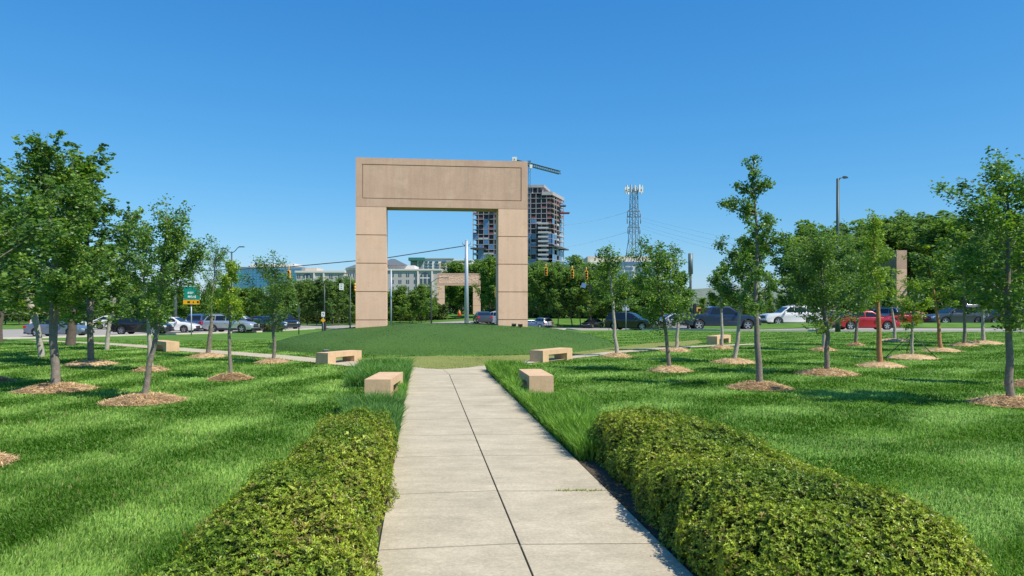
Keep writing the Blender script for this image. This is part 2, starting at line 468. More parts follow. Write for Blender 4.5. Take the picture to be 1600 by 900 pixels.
# concrete path: separate slabs with open joints over a dark bed
joints = [-3.0, -1.3, 0.5, 2.2, 3.85, 5.5, 7.08, 8.78, 10.2, 11.65, 13.15, 14.65, 16.2, 17.7, 19.1]
mb = MB(); g = 0.009; gc = .008
for a, b_ in zip(joints, joints[1:]):
    for u0, u1 in ((UL, UC), (UC, UR)):
        sk = .15 if u0 < 0 else .02
        P = [pth(u0 + gc, a + g - sk), pth(u1 - gc, a + g), pth(u1 - gc, b_ - g), pth(u0 + gc, b_ - g - sk)]
        mb.add([(p.x, p.y, 0.03) for p in P] + [(p.x, p.y, -0.06) for p in P], [(0, 1, 2, 3), (0, 4, 5, 1), (1, 5, 6, 2), (2, 6, 7, 3), (3, 7, 4, 0)], M['concrete'])
c1, c2, c3 = gnd(636, 575), gnd(692, 578.5), gnd(757, 573)
P = [pth(UL + g, 18.95 + g), pth(UC, 19.1 + g), Vector((c2.x, c2.y, 0)), Vector((c1.x - .4, c1.y, 0))]
mb.add([(p.x, p.y, 0.03) for p in P], [(0, 1, 2, 3)], M['concrete'])
P = [pth(UC + g, 19.1 + g), pth(UR - g, 19.1 + g), Vector((c3.x + .25, c3.y, 0)), Vector((c2.x + g, c2.y, 0))]
mb.add([(p.x, p.y, 0.03) for p in P], [(0, 1, 2, 3)], M['concrete'])
P = [pth(UL - .005, -3.5), pth(UR + .005, -3.5), pth(UR + .005, 19.2), pth(UC, 20.5), pth(UL - .005, 19.2)]
mb.add([(p.x, p.y, 0.012) for p in P], [(0, 1, 2, 3, 4)], M['joint'])
tag(mb.build('path', fix=False), kind='structure')
def walk(pts, wdt):
    A, B = [], []
    for k, p in enumerate(pts):
        t = (pts[min(k + 1, len(pts) - 1)] - pts[max(k - 1, 0)]); t.z = 0; t.normalize()
        s = Vector((-t.y, t.x, 0)) * wdt / 2
        A.append(p + s); B.append(p - s)
    return A, B
lw = [gnd(640, 578.5), gnd(585, 573), gnd(500, 564.5), gnd(420, 557), gnd(300, 548), gnd(215, 541.5), gnd(125, 535.5), gnd(60, 532)]
rw = [gnd(752, 576), gnd(800, 569), gnd(900, 558.5), gnd(965, 551), gnd(1030, 545.5), gnd(1100, 541.5), gnd(1190, 538)]
LA, LB = walk(lw, 1.15); RA, RB = walk(rw, .75)
tag(sheet('sidewalk', LA, LB, M['concrete'], 0.026, n=60), kind='structure')
tag(sheet('sidewalk', RA, RB, M['concrete'], 0.026, n=60), kind='structure')
# dry strip of turf between the walks and the mound
dl = [(p.x, p.y) for p in LB][1:5]; 
ring_o = [c1, c2, c3, gnd(860, 566), gnd(960, 553), gnd(1060, 542.5), gnd(1100, 536)]
ring_i = [gnd(560, 560), gnd(660, 557), gnd(757, 557), gnd(880, 553), gnd(945, 545), gnd(1010, 537), gnd(1090, 531.5)]
ring_o = [gnd(545, 566)] + [p + Vector((0, .15, 0)) for p in ring_o]; ring_i = [gnd(470, 556)] + ring_i
tag(sheet('dry_turf', ring_o, ring_i, M['dry'], 0.012, n=60), kind='structure')

# far hills
mb = MB(); hv = []; hf = []
prof = [(-3200, 20), (-2000, 18), (-1000, 18), (-300, 20), (200, 26), (420, 36), (560, 44), (700, 46), (900, 36), (1400, 30), (2600, 30), (4000, 20)]
rng = random.Random(4)
xs = list(range(-3200, 4001, 60))
for x in xs:
    h = np.interp(x, [p[0] for p in prof], [p[1] for p in prof]) * (0.96 + 0.08 * rng.random())
    hv += [(x, 1900, -2), (x, 2050, h * 1.25), (x, 2500, h * 1.05), (x, 3000, -5)]
for k in range(len(xs) - 1):
    for q in range(3):
        hf.append((k * 4 + q, k * 4 + 4 + q, k * 4 + 5 + q, k * 4 + 1 + q))
mb.add(hv, hf, M['hill'], True)
tag(mb.build('hills', fix=False), kind='structure')

# bare earth and leaf litter under the hedges
for n_, (ua, ub, da, db) in enumerate(((1.815, 3.3, 3.9, 9.3), (-1.0, -.33, 2.2, 9.3))):
    tag(sheet('hedge_bed', [pth(ua, da), pth(ua, db)], [pth(ub, da), pth(ub, db)], M['litter'], .016, n=12), kind='structure')

# ------------------------------------------------------------------ arches
def relief_mat():
    m = mat('carved_relief_stone', (0.66, 0.46, 0.325), 0.9, var=0.1, vscale=1)
    n = m.node_tree.nodes; l = m.node_tree.links; p = n['Principled BSDF']
    tc = n.new('ShaderNodeTexCoord'); v = n.new('ShaderNodeTexVoronoi'); v.inputs['Scale'].default_value = 3.4
    l.new(tc.outputs['Object'], v.inputs['Vector'])
    b = n.new('ShaderNodeBump'); b.inputs['Strength'].default_value = 1.0; b.inputs['Distance'].default_value = 0.05
    l.new(v.outputs[0], b.inputs['Height']); l.new(b.outputs[0], p.inputs['Normal'])
    return m
M['relief'] = relief_mat()

def arch(label, loc, rz, W=7.8, PW=1.36, T=1.2, top=8.55, z0=0.3, jz=None, lint=2.2, relief=False, base_h=0.28, blocks=4):
    """origin under the middle of the front face; z is absolute height above the ground level"""
    t = thing('stone_arch', label, 'stone arch', loc, rz)
    lb = top - lint
    gp = 0.034
    for s in (-1, 1):
        mb = MB()
        x0, x1 = (-W / 2, -W / 2 + PW) if s < 0 else (W / 2 - PW, W / 2)
        zs = [z0, z0 + 0.62] if z0 < 0.5 else [z0]
        zb = zs[-1] + base_h
        cuts = [zb + (lb - zb) * k / blocks for k in range(blocks + 1)]
        cuts = [z0] + cuts
        for a, b_ in zip(cuts, cuts[1:]):
            mb.bx(x0, x1, 0, T, a + (gp / 2 if a > z0 else 0), b_ - gp / 2, M['stone'])
        mb.bx(x0 + .035, x1 - .035, .035, T - .035, z0 + .05, lb - .01, M['groove'])
        mb.build('pillar', t)
    mb = MB()
    mb.bx(-W / 2 + .035, W / 2 - .035, .035, T - .035, lb - 0.004, top - .05, M['groove'])
    fr = 0.29; fb = .36; gg = 0.034
    sm = M['lintel_stone']
    mb.bx(-W / 2, W / 2, 0, T, lb + gp / 2 - .02, lb + fb, sm)
    mb.bx(-W / 2, W / 2, 0, T, top - fr, top, sm)
    mb.bx(-W / 2, -W / 2 + fr, 0, T, lb + fb, top - fr, sm)
    mb.bx(W / 2 - fr, W / 2, 0, T, lb + fb, top - fr, sm)
    lo = mb.build('lintel', t)
    pm = MB(); pm.bx(-W / 2 + fr + gg, W / 2 - fr - gg, 0.012 if not relief else .02, T - .012, lb + fb + gg, top - fr - gg, M['relief'] if relief else sm)
    pm.build('panel', lo)
    return t
ang = math.atan2(-SLOPE * 1.0, 1.0)            # facing back down the path
a1 = at(692, 479, 33.5)
arch('large tan stone arch standing on the green mound at the end of the path', (a1.x, a1.y, 0), ang, top=H0 + 230 / F * 33.5)
a2 = at(717, 479, 132)
arch('small looking distant stone arch with a carved relief lintel seen through the large arch', (a2.x, a2.y, 0), ang * .6, top=H0 + 52 / F * 132, z0=-0.3, relief=True, base_h=.5)
ne = at(1417, 479, 88)
dv = Vector((0.04, 0.99, 0)).normalized()
ctr = ne + dv * 3.9
t3 = arch('stone arch seen edge on beyond the road at right, only its end pillar showing', (ctr.x, ctr.y, 0), math.atan2(dv.y, dv.x), top=H0 + 88 / F * 88, z0=0.0)

# mound of the distant arch
mb = MB(); c = Vector((a2.x, a2.y + 1, 0)); vs = [(c.x, c.y, .35)]; fs = []
for q, r in enumerate((.25, .5, .75, 1.0)):
    for k in range(40):
        t = 2 * PI * k / 40
        vs.append((c.x + 11 * r * math.cos(t), c.y + 9 * r * math.sin(t), .35 * (1 - r * r) ** 1.2 - (.1 if r == 1 else 0)))
fs = [(0, 1 + k, 1 + (k + 1) % 40) for k in range(40)]
for q in range(3):
    fs += [(1 + q * 40 + k, 1 + q * 40 + (k + 1) % 40, 41 + q * 40 + (k + 1) % 40, 41 + q * 40 + k) for k in range(40)]
mb.add(vs, fs, M['lawn'], True); tag(mb.build('grass_mound'), kind='structure')

# ------------------------------------------------------------------ benches
def bench(label, loc, rz, L=1.75, W=0.50, Hh=0.40, leg=0.36):
    t = thing('stone_bench', label, 'bench', loc, rz, 'stone benches along the paths')
    mb = MB(); mb.bx(-L / 2, L / 2, -W / 2, W / 2, Hh - .15, Hh, M['bench']); mb.build('seat', t)
    for s in (-1, 1):
        mb = MB(); mb.bx(s * L / 2, s * (L / 2 - leg), -W / 2, W / 2, -.05, Hh - .15, M['bench']); mb.build('leg', t)
    return t
def bench_px(label, p0, p1, d0, d1, **k):
    """long axis between two ends given as column and distance"""
    a, b_ = at(p0, 0, d0), at(p1, 0, d1)
    a.z = b_.z = 0; m = (a + b_) / 2; v = b_ - a
    m.z = float(terrain(m.x, m.y))
    return bench(label, m, math.atan2(v.y, v.x), **k)
bench_px('tan stone bench left of the path, end on, rising out of long grass', 590, 611, 14.15, 15.75, L=1.62)
bench_px('tan stone bench right of the path, end on, its shaded side to the path', 846, 828, 14.9, 16.5, L=1.62)
bench_px('tan stone bench beside the mound at left, longer side to the camera', 507, 552, 23.0, 24.2, L=1.6, Hh=.36)
bench_px('tan stone bench beside the mound at right, longer side to the camera', 836, 886, 23.6, 25.3, L=1.9, Hh=.39)
bench_px('tan stone bench by the left walk, far off behind thin trunks', 244, 272, 30.8, 29.2, L=1.9)
bench_px('tan stone bench on the right lawn behind a thin trunk, far off', 1109, 1137, 34.5, 37, L=2.3)

# ------------------------------------------------------------------ trees
def rpt(rng, a, b, n): return a + (b - a) * rng.random(n)
def leaf_cards(C, size, rng, up=0.5, aspect=0.75, col=None, N=None):
    n = len(C)
    nn = rng.normal(size=(n, 3)); nn[:, 2] = np.abs(nn[:, 2]) * .8 + up
    if N is not None: nn = nn * .6 + N
    nn = norm(nn)
    t = norm(np.cross(nn, rng.normal(size=(n, 3)))); b = np.cross(nn, t)
    s = size * (0.65 + 0.7 * rng.random((n, 1)))
    p0 = C - t * s * .5; p2 = C + t * s * .5
    p1 = C + b * s * .5 * aspect + nn * s * .12; p3 = C - b * s * .5 * aspect + nn * s * .12
    V = np.stack([p0, p1, p2, p3], 1).reshape(-1, 3)
    Fc = np.arange(n * 4).reshape(n, 4)
    cc = np.repeat(col, 4, 0) if col is not None else None
    return V, Fc, cc

def tree_data(seed, H, hb, R, lean=(0, 0), tr=.06, nb=16, leaves=4000, ls=.065, c0=(.05, .095, .022), c1=(.10, .17, .03), lime=.15, sig=.1, prof='egg', bark='bark', elev=(20, 60), sub=4, mid=1.0, boughs=(), shoots=0):
    rng = np.random.default_rng(seed)
    mb = MB(); bk = M[bark]
    tp = []; K = 10
    wob = np.cumsum(rng.normal(size=(K + 1, 2)) * H * .006, 0); wob -= wob[0]
    for k in range(K + 1):
        t = k / K
        tp.append(Vector((lean[0] * t ** mid + wob[k, 0], lean[1] * t ** mid + wob[k, 1], H * t * .985 - (.06 if k == 0 else 0))))
    rs = [tr * (1.25 if k == 0 else 1.0) * (1 - .88 * (k / K) ** .9) + .004 for k in range(K + 1)]
    tp.insert(1, Vector((tp[0].x, tp[0].y, .10))); rs.insert(1, tr)
    mb.tube(tp, rs, bk, 9)
    def tpos(t):
        f = t * K; k = min(int(f), K - 1)
        P = [tp[0]] + tp[2:]
        return P[k].lerp(P[k + 1], f - k)
    segs = []
    def limb(p, az, el, Ln, r):
        pts = [p]; q = p.copy()
        for k in range(4):
            e = el + rad(10) * k * .6
            q = q + Vector((math.cos(az) * math.cos(e), math.sin(az) * math.cos(e), math.sin(e))) * Ln / 4
            q += Vector(rng.normal(size=3)) * Ln * .03
            pts.append(q.copy())
        mb.tube(pts, [r, r * .8, r * .6, r * .4, r * .2], bk, 4, cap=False)
        return pts
    az = rng.random() * 6
    for k in range(nb):
        s = (k + .3 + .5 * rng.random()) / nb
        t = hb / H + (1 - hb / H) * s * .98
        az += 2.4 + rng.normal() * .4
        pf = {'egg': math.sin(PI * (s * .80 + .17)) ** .8, 'cone': (1 - s) ** .75 * .95 + .10, 'col': (1 - s ** 2.5) * .8 + .2, 'top': .45 + .55 * math.sin(PI * s)}[prof]
        Ln = R * pf * (.7 + .5 * rng.random())
        el = rad(elev[0] + (elev[1] - elev[0]) * s + rng.normal() * 8)
        pts = limb(tpos(t), az, el, Ln / max(math.cos(el), .45), max(.005, tr * .2 * (1 - s * .6)))
        segs.append((pts, Ln))
        for q in range(sub):
            f = .25 + .7 * rng.random(); kk = min(int(f * 4), 3)
            p = pts[kk].lerp(pts[kk + 1], f * 4 - kk)
            l2 = Ln * (.22 + .25 * rng.random())
            segs.append((limb(p, az + rng.normal() * .9, el + rng.normal() * .5, l2, .005), l2))
    for (t, azb, elb, Lb) in boughs:
        pts = limb(tpos(t), azb, elb, Lb, tr * .4); segs.append((pts, Lb))
        for q in range(9):
            f = .2 + .75 * rng.random(); kk = min(int(f * 4), 3)
            p = pts[kk].lerp(pts[kk + 1], f * 4 - kk)
            l2 = Lb * (.18 + .18 * rng.random())
            segs.append((limb(p, azb + rng.normal() * 1.2, elb + rng.normal() * .6, l2, .005), l2))
    tight = len(segs)
    for k in range(shoots):                        # long straight ascending shoots that make the feathery outline
        t = .42 + .56 * rng.random() ** .8; a_ = rng.random() * 6.28
        l2 = R * (.55 + .75 * rng.random()) * (1.15 - .55 * t)
        segs.append((limb(tpos(t), a_, rad(48 + 22 * rng.random()), l2 * 1.25, .005), l2 * .75))
    tight2 = len(segs)
    # leaders
    top = [tpos(.70 + .3 * k / 4) for k in range(5)]
    segs.append((top, R * .8))
    Wt = np.array([max(L, .05) for _, L in segs]); Wt = Wt / Wt.sum()
    C = []; cl = []
    c0 = np.array(c0); c1 = np.array(c1)
    for q_, ((pts, L), wgt) in enumerate(zip(segs, Wt)):
        sg = sig * .55 if tight <= q_ < tight2 else sig
        n = max(6, int(leaves * wgt))
        nc = max(2, n // 14)
        f = .12 + .9 * rng.random(nc); f = np.clip(f, 0, .999)
        P = np.array([list(p) for p in pts])
        k = np.minimum((f * 4).astype(int), 3); fr = (f * 4 - k)[:, None]
        cc = P[k] * (1 - fr) + P[k + 1] * fr + rng.normal(size=(nc, 3)) * sg * .7
        ci = rng.integers(0, nc, n)
        C.append(cc[ci] + rng.normal(size=(n, 3)) * sg * np.array([.75, .75, .6]))
        limb_c = rng.random()
        tcl = np.clip(rng.random(nc) * .7 + limb_c * .4 - .05, 0, 1)[ci][:, None]
        col = c0 + (c1 - c0) * tcl
        if rng.random() < lime: col = col * np.array([1.6, 1.35, 0.9])
        cl.append(col * (.8 + .4 * rng.random((n, 1))))
    C = np.concatenate(C); cl = np.concatenate(cl)
    V, Fc, cc = leaf_cards(C, ls, rng, col=cl)
    kz = H / np.percentile(V[:, 2], 99.93); xm = lambda z: np.interp(z, [0, hb, hb + .3 * H], [1, 1, kz]) if hb < H * .9 else kz
    V[:, 2] *= np.where(V[:, 2] > 0, kz, 1)
    mb.v = [(x, y, z * kz if z > .1 else z) for x, y, z in mb.v]
    zc = np.clip(V[:, 2] / H, 0, 1); r_ = np.abs(V[:, 0] - lean[0] * zc)
    f_ = float(np.clip(R / np.percentile(r_, 98.0), .6, 1.7))
    ff = lambda z: f_ if z > hb * .6 else 1.0
    V[:, 0] = lean[0] * zc + (V[:, 0] - lean[0] * zc) * f_; V[:, 1] = V[:, 1] * f_
    mb.v = [(lean[0] * min(z / H, 1) + (x - lean[0] * min(z / H, 1)) * f_ if z > hb * 1.0 else x, y * f_ if z > hb * 1.0 else y, z) for x, y, z in mb.v]
    return mb, V, Fc, cc

def plant_tree(label, group, loc, seed, leafm='leaf', cat='tree', name='young_tree', **k):
    t = thing(name, label, cat, loc, 0, group)
    mb, V, Fc, cc = tree_data(seed, **k)
    mb.build('trunk', t, fix=False)
    np_mesh('crown', V, Fc, M[leafm], cc, t)
    return t

BEDS = []
def straw_bed(label, loc, r, seed, n=900):
    rng = np.random.default_rng(seed)
    k = 28; V = [[0, 0, .17]]; Fc = []
    wob = .85 + .3 * rng.random(k); wob = (wob + np.roll(wob, 1) + np.roll(wob, -1)) / 3
    for q, f in enumerate((.4, .75, 1.0)):
        for a in range(k):
            t = 2 * PI * a / k
            V.append([r * f * wob[a] * math.cos(t), r * f * wob[a] * math.sin(t), (.15, .085, -.02)[q]])
    Fc = [(0, 1 + a, 1 + (a + 1) % k, 1 + (a + 1) % k) for a in range(k)]
    mb = MB()
    mb.add(V, [f[:3] for f in Fc], M['soil'], True)
    for q in range(2):
        mb.add([], [], M['soil'])
        b0 = 1 + q * k
        for a in range(k):
            mb.f.append([b0 + a, b0 + (a + 1) % k, b0 + k + (a + 1) % k, b0 + k + a]); mb.m.append(0); mb.sm.append(True)
    V = np.array(mb.v); 
    # straw needles
    ang_ = rng.random(n) * 2 * PI; rd = np.sqrt(rng.random(n)) * r * 1.08
    x, y = rd * np.cos(ang_), rd * np.sin(ang_)
    z = np.interp(rd / r, [0, .4, .75, 1.0, 1.2], [.172, .155, .09, .035, .04]) + rng.random(n) * .012
    C = np.stack([x, y, z], 1)
    d = norm(np.stack([rng.normal(size=n), rng.normal(size=n), rng.normal(size=n) * .12], 1)); L = (.03 + .06 * rng.random((n, 1))); 
    s = norm(np.cross(d, np.array([[0, 0, 1.]]))) * .0035
    SV = np.stack([C - d * L - s, C - d * L + s, C + d * L + s, C + d * L - s], 1).reshape(-1, 3)
    cb = np.array([.72, .54, .31]) * np.where(rng.random((n, 1)) < .14, .25, .40 + 1.0 * rng.random((n, 1))) * np.array([1, .95, .9])
    allV = np.concatenate([V, SV]); nb_ = len(V)
    me_f = [list(f) for f in mb.f] + (np.arange(n * 4).reshape(n, 4) + nb_).tolist()
    me = bpy.data.meshes.new('mulch_bed'); me.from_pydata(allV.tolist(), [], me_f)
    me.materials.append(M['soil']); me.materials.append(M['straw'])
    me.polygons.foreach_set('material_index', [0] * len(mb.f) + [1] * n)
    ca = me.color_attributes.new('col', 'FLOAT_COLOR', 'POINT')
    cc = np.ones((len(allV), 4), np.float32); cc[nb_:, :3] = np.repeat(cb, 4, 0); ca.data.foreach_set('color', cc.ravel())
    o = link(bpy.data.objects.new('mulch_bed', me)); o.location = loc
    tag(o, label, 'mulch bed', 'pine straw beds under the young trees')
    BEDS.append((loc.x, loc.y, r))

PARK = 'young trees planted on the lawn'
# short description, trunk foot (column,row), top row, top column, crown bottom row, crown half width px, bed radius m, options
DK = dict(c0=(.052, .125, .044), c1=(.14, .265, .065))
MIDC = dict(c0=(.066, .148, .042), c1=(.18, .33, .065))
BR = dict(c0=(.13, .235, .035), c1=(.27, .42, .055))
trees = [
 ('tall feathery tree with a leaning trunk, nearest big one at left', 87, 610, 208, 52, 500, 88, .84, dict(MIDC, prof='cone', nb=46, leaves=17000, ls=.06, tr=.095, elev=(18, 72), lime=.2, sub=5, sig=.065, shoots=46)),
 ('tree with a dark crooked trunk and two leafy arms forking to the right', 225, 628, 309, 262, 505, 60, .78, dict(MIDC, prof='egg', nb=20, leaves=6500, ls=.05, tr=.06, sig=.075, lime=.25, boughs=((.72, .1, .95, .95), (.60, .0, .62, 1.35), (.66, .1, .5, 1.0)))),
 ('tall tree behind the nearest big left one, lime leaves low in its crown', 142, 570, 220, 128, 500, 66, .85, dict(MIDC, prof='cone', nb=42, leaves=14000, ls=.08, tr=.10, lime=.3, elev=(12, 70), sub=4, sig=.085, shoots=42)),
 ('tree with a thick pale straight trunk at far left', 65, 558, 300, 30, 495, 60, 0, dict(MIDC, prof='egg', nb=22, leaves=8500, ls=.09, tr=.11, bark='pale_bark', lime=.2, shoots=30)),
 ('feathery slim tree with a slanting trunk beside the left walk', 167, 547, 318, 196, 495, 42, 0, dict(DK, prof='cone', nb=28, leaves=5000, ls=.085, tr=.09, bark='pale_bark', elev=(20, 66), sig=.07, shoots=26)),
 ('big tree with a thick black trunk in shade at the left walk', 110, 540, 250, 100, 505, 60, 0, dict(DK, prof='egg', nb=26, leaves=6500, ls=.14, tr=.22, bark='dark_bark')),
 ('young tree with a long left branch in front of the green sign', 325, 558, 372, 338, 492, 36, .75, dict(MIDC, prof='egg', nb=18, leaves=4200, ls=.06, tr=.085, sig=.10, boughs=((.55, PI, .35, 1.9), (.9, .2, .5, .7)))),
 ('small slender bright green sapling between the silver car and the white car', 360, 593, 405, 358, 498, 22, .55, dict(BR, prof='col', nb=16, leaves=3200, ls=.045, tr=.05, sig=.06, lime=.4)),
 ('even egg shaped young tree just left of the mound', 427, 567, 392, 424, 508, 39, .6, dict(DK, c1=(.18, .32, .06), prof='egg', nb=20, leaves=4800, ls=.055, tr=.06, sig=.1)),
 ('tree close behind the crooked forked one, its trunk beside it', 236, 580, 345, 222, 505, 42, .5, dict(DK, prof='egg', nb=18, leaves=4200, ls=.07, tr=.07, bark='pale_bark')),
 ('tree cut off by the left edge, only crown and mulch showing', -75, 728, 240, -80, 470, 120, .62, dict(DK, prof='egg', nb=26, leaves=7000, ls=.055, tr=.07)),
 ('dark trunked tree at the very left edge in front of the road', 1, 534, 255, -4, 495, 55, 0, dict(DK, prof='egg', nb=22, leaves=5000, ls=.14, tr=.13, bark='dark_bark')),
 ('tallest pointed tree of the right lawn, with open tiers of branches', 1187, 607, 241, 1194, 500, 54, .72, dict(MIDC, prof='cone', nb=22, leaves=5800, ls=.055, tr=.075, sig=.06, elev=(5, 40), lime=.2, sub=4, boughs=((.75, PI, .22, .85), (.84, PI * .9, .4, .42), (.85, .1, .3, .42), (.62, 0, .05, .7), (.70, .1, .2, .5)))),
 ('broad round tree right of the tallest pointed one, trunk leaning left', 1292, 585, 348, 1282, 512, 60, .85, dict(DK, c1=(.18, .32, .06), prof='egg', nb=26, leaves=8000, ls=.055, tr=.075, sig=.10, shoots=14)),
 ('large tree at the right edge of the picture with a straight grey trunk', 1580, 632, 224, 1574, 495, 86, .72, dict(MIDC, prof='egg', nb=30, leaves=8500, ls=.06, tr=.075, sig=.09, lime=.2)),
 ('tree with an orange brown trunk in front of the red car', 1376, 573, 328, 1368, 478, 32, .75, dict(BR, prof='cone', nb=18, leaves=3800, ls=.06, tr=.085, bark='orange_bark', sig=.09, lime=.3)),
 ('smallest sapling, tied to thin crossed stakes', 1424, 560, 432, 1424, 510, 24, .95, dict(BR, prof='egg', nb=18, leaves=3600, ls=.05, tr=.05, bark='pale_bark', sig=.07)),
 ('young tree with a brown curved trunk right of the staked sapling', 1471, 549, 392, 1462, 480, 33, .85, dict(MIDC, prof='egg', nb=18, leaves=3800, ls=.075, tr=.085, bark='orange_bark')),
 ('dark thin trunked tree in front of the dark slate car', 1506, 541, 375, 1504, 485, 38, .7, dict(DK, prof='egg', nb=18, leaves=4000, ls=.085, tr=.08)),
 ('pale trunked tree between the two dark cars at far right', 1537, 537, 352, 1532, 482, 38, 1.1, dict(DK, prof='egg', nb=18, leaves=4000, ls=.09, tr=.09, bark='pale_bark')),
 ('pale trunk tree hidden behind the orange brown trunk', 1398, 533, 425, 1388, 478, 12, 1.0, dict(MIDC, prof='egg', nb=12, leaves=900, ls=.09, tr=.09, bark='pale_bark')),
 ('slim tree in front of the middle of the red car', 1337, 540, 385, 1335, 485, 34, .45, dict(MIDC, prof='egg', nb=16, leaves=3400, ls=.085, tr=.08, lime=.3)),
 ('tree just behind the broad round one, its trunk beside it', 1287, 548, 380, 1300, 480, 36, .6, dict(DK, prof='egg', nb=16, leaves=3400, ls=.085, tr=.08, bark='pale_bark')),
 ('tree leaning right in front of the pickup truck cab', 1147, 567, 366, 1168, 482, 40, .78, dict(DK, c1=(.18, .32, .06), prof='egg', nb=20, leaves=5200, ls=.07, tr=.075, bark='pale_bark', boughs=((.86, PI * .92, .35, .5),))),
 ('small tree rising behind the far right bench', 1128, 545, 405, 1132, 470, 22, .6, dict(MIDC, prof='egg', nb=16, leaves=3000, ls=.085, tr=.075, bark='pale_bark')),
 ('broad open tree in front of the lattice tower, trunk leaning left', 1046, 580, 370, 1032, 510, 42, .68, dict(MIDC, prof='egg', nb=22, leaves=5200, ls=.06, tr=.06, sig=.09, boughs=((.8, .4, .6, .7),))),
 ('pale thin trunk tree just behind the broad open one', 1056, 549, 415, 1062, 482, 28, .7, dict(MIDC, prof='egg', nb=16, leaves=3000, ls=.085, tr=.08, bark='pale_bark')),
 ('sparse pale trunked tree in front of the black car, right of the mound', 964, 558, 380, 950, 478, 36, .62, dict(MIDC, prof='cone', nb=16, leaves=2600, ls=.07, tr=.075, bark='pale_bark', sig=.09)),
 ('tree just outside the right edge, only its mulch and leaves showing', 1622, 604, 330, 1625, 490, 40, .7, dict(DK, prof='egg', nb=20, leaves=4000, ls=.07, tr=.07)),
 ('tree off the left edge, only leaves and a sliver of mulch showing', -14, 598, 300, -20, 490, 50, .5, dict(DK, prof='egg', nb=20, leaves=4000, ls=.075, tr=.07)),
]
for q, (lab, bx, by, ty, tx, cb, hw, br, kw) in enumerate(trees):
    p = gnd(bx, by); d = p.y
    Hh = H0 + (HY - ty) / F * d - p.z
    hb = H0 + (HY - cb) / F * d - p.z
    R = hw / F * d
    lean = ((tx - bx) / F * d, 0)
    kw = dict(kw); kw['leaves'] = int(kw['leaves'] * 1.4); kw['ls'] *= 1.05; kw.setdefault('sig', .085)
    plant_tree(lab, PARK, p, 100 + q, H=Hh, hb=hb, R=R, lean=lean, mid=1.1, **kw)
    if br:
        s = lab.split(',')[0]
        ws = ('round straw mulch bed under the ' + s).split()
        straw_bed(' '.join(ws[:16]), Vector((p.x, p.y, p.z - .02)), br * .9, 300 + q, 4200 if d < 20 else 1400)
# stakes of the smallest sapling
p = gnd(1424, 560)
t = thing('tree_stakes', 'thin black crossed guy stakes around the smallest sapling', 'tree stakes', p)
for az, L in ((PI + .1, 1.0), (-.5, .8), (1.3, .8)):
    mb = MB(); mb.tube([(0.03 * math.cos(az), .03 * math.sin(az), .82), (L * math.cos(az), L * math.sin(az), 0.0)], .014, M['black'], 5); mb.build('stake', t)

# groves
GV = []
def grove_proto(seed, H, R, c0, c1, prof='egg', bark='dark_bark', hb=.2, leaves=8000, ls=.19, elev=(45, 80), nb=34, tr=.085, sig=.18):
    mb, V, Fc, cc = tree_data(seed, H=H, hb=H * hb, R=R, tr=tr, nb=nb, leaves=leaves, ls=ls, c0=c0, c1=c1, prof=prof, bark=bark, elev=elev, sub=3, sig=sig, lime=.12, shoots=36)
    t = bpy.data.objects.new('grove_tree', None)
    mb.build('trunk', t, fix=False); np_mesh('crown', V, Fc, M['far_leaf'], cc, t)
    return t
gd = ((.085, .17, .060), (.20, .335, .095))
gm = ((.10, .195, .055), (.23, .38, .085))
gb = ((.09, .16, .032), (.17, .26, .05))
protos = {'dark': [grove_proto(500 + k, 8, 2.0, *gd, prof=['egg', 'cone', 'col'][k % 3]) for k in range(4)],
          'mid': [grove_proto(520 + k, 8, 1.8, *gm, prof=['egg', 'cone', 'col'][k % 3]) for k in range(4)],
          'bright': [grove_proto(540 + k, 8, 2.4, *gb, prof='egg', hb=.12) for k in range(2)]}
used = {}
def grove_tree(px, d, ty, kind, label, group, wide=1.0, base_z=None):
    k = rngG.randrange(len(protos[kind])); pr = protos[kind][k]
    x = (px - 800) / F * d; z = float(terrain(x, d)) - .05
    Hh = H0 + (HY - ty) / F * d - z
    s = Hh / 8
    if id(pr) not in used:
        used[id(pr)] = 1; S.collection.objects.link(pr); o = pr
        o.location = (x, d, z); o.rotation_euler = (0, 0, rngG.random() * 6); o.scale = (s * wide, s * wide, s); o['label'] = label
    else:
        o = dup(pr, (x, d, z), rngG.random() * 6, label, (s * wide, s * wide, s))
    tag(o, label, 'tree', group)
rngG = random.Random(11)
J = lambda a: (rngG.random() * 2 - 1) * a
def row(n, p0, p1, d0, d1, t0, t1, kind, label, group, wide=1.0, tj=8):
    for k in range(n):
        f = (k + .5) / n
        pxx = p0 + (p1 - p0) * f + J(.35) * (p1 - p0) / n
        if group.startswith('tall dark grove') and 1345 < pxx < (1565 if d0 < 90 else 1440) and d0 < 100:
            continue                                   # the arch at right stands in a gap of the grove
        grove_tree(pxx, d0 + (d1 - d0) * f + J(2), t0 + (t1 - t0) * f + J(tj), kind if rngG.random() < .75 else 'mid', label, group, wide)
g1 = ('dense dark tree of the tall grove behind the cars on the right road', 'tall dark grove behind the right road')
row(10, 1235, 1640, 79, 77, 372, 352, 'dark', *g1, wide=.95)
row(10, 1225, 1640, 86, 84, 362, 340, 'dark', *g1)
row(11, 1240, 1660, 93, 92, 352, 336, 'dark', *g1, wide=1.05)
row(11, 1240, 1660, 103, 102, 352, 338, 'dark', *g1, wide=1.1)
row(5, 1335, 1460, 113, 113, 340, 336, 'dark', *g1, wide=1.15)
row(4, 1440, 1600, 97, 97, 338, 332, 'dark', *g1, wide=1.1)
g2 = ('dense green tree of the grove right of the large arch', 'green grove right of the large arch')
row(14, 832, 1060, 98, 92, 414, 444, 'mid', *g2, wide=1.0)
row(13, 800, 1045, 112, 110, 408, 440, 'dark', *g2, wide=1.0)
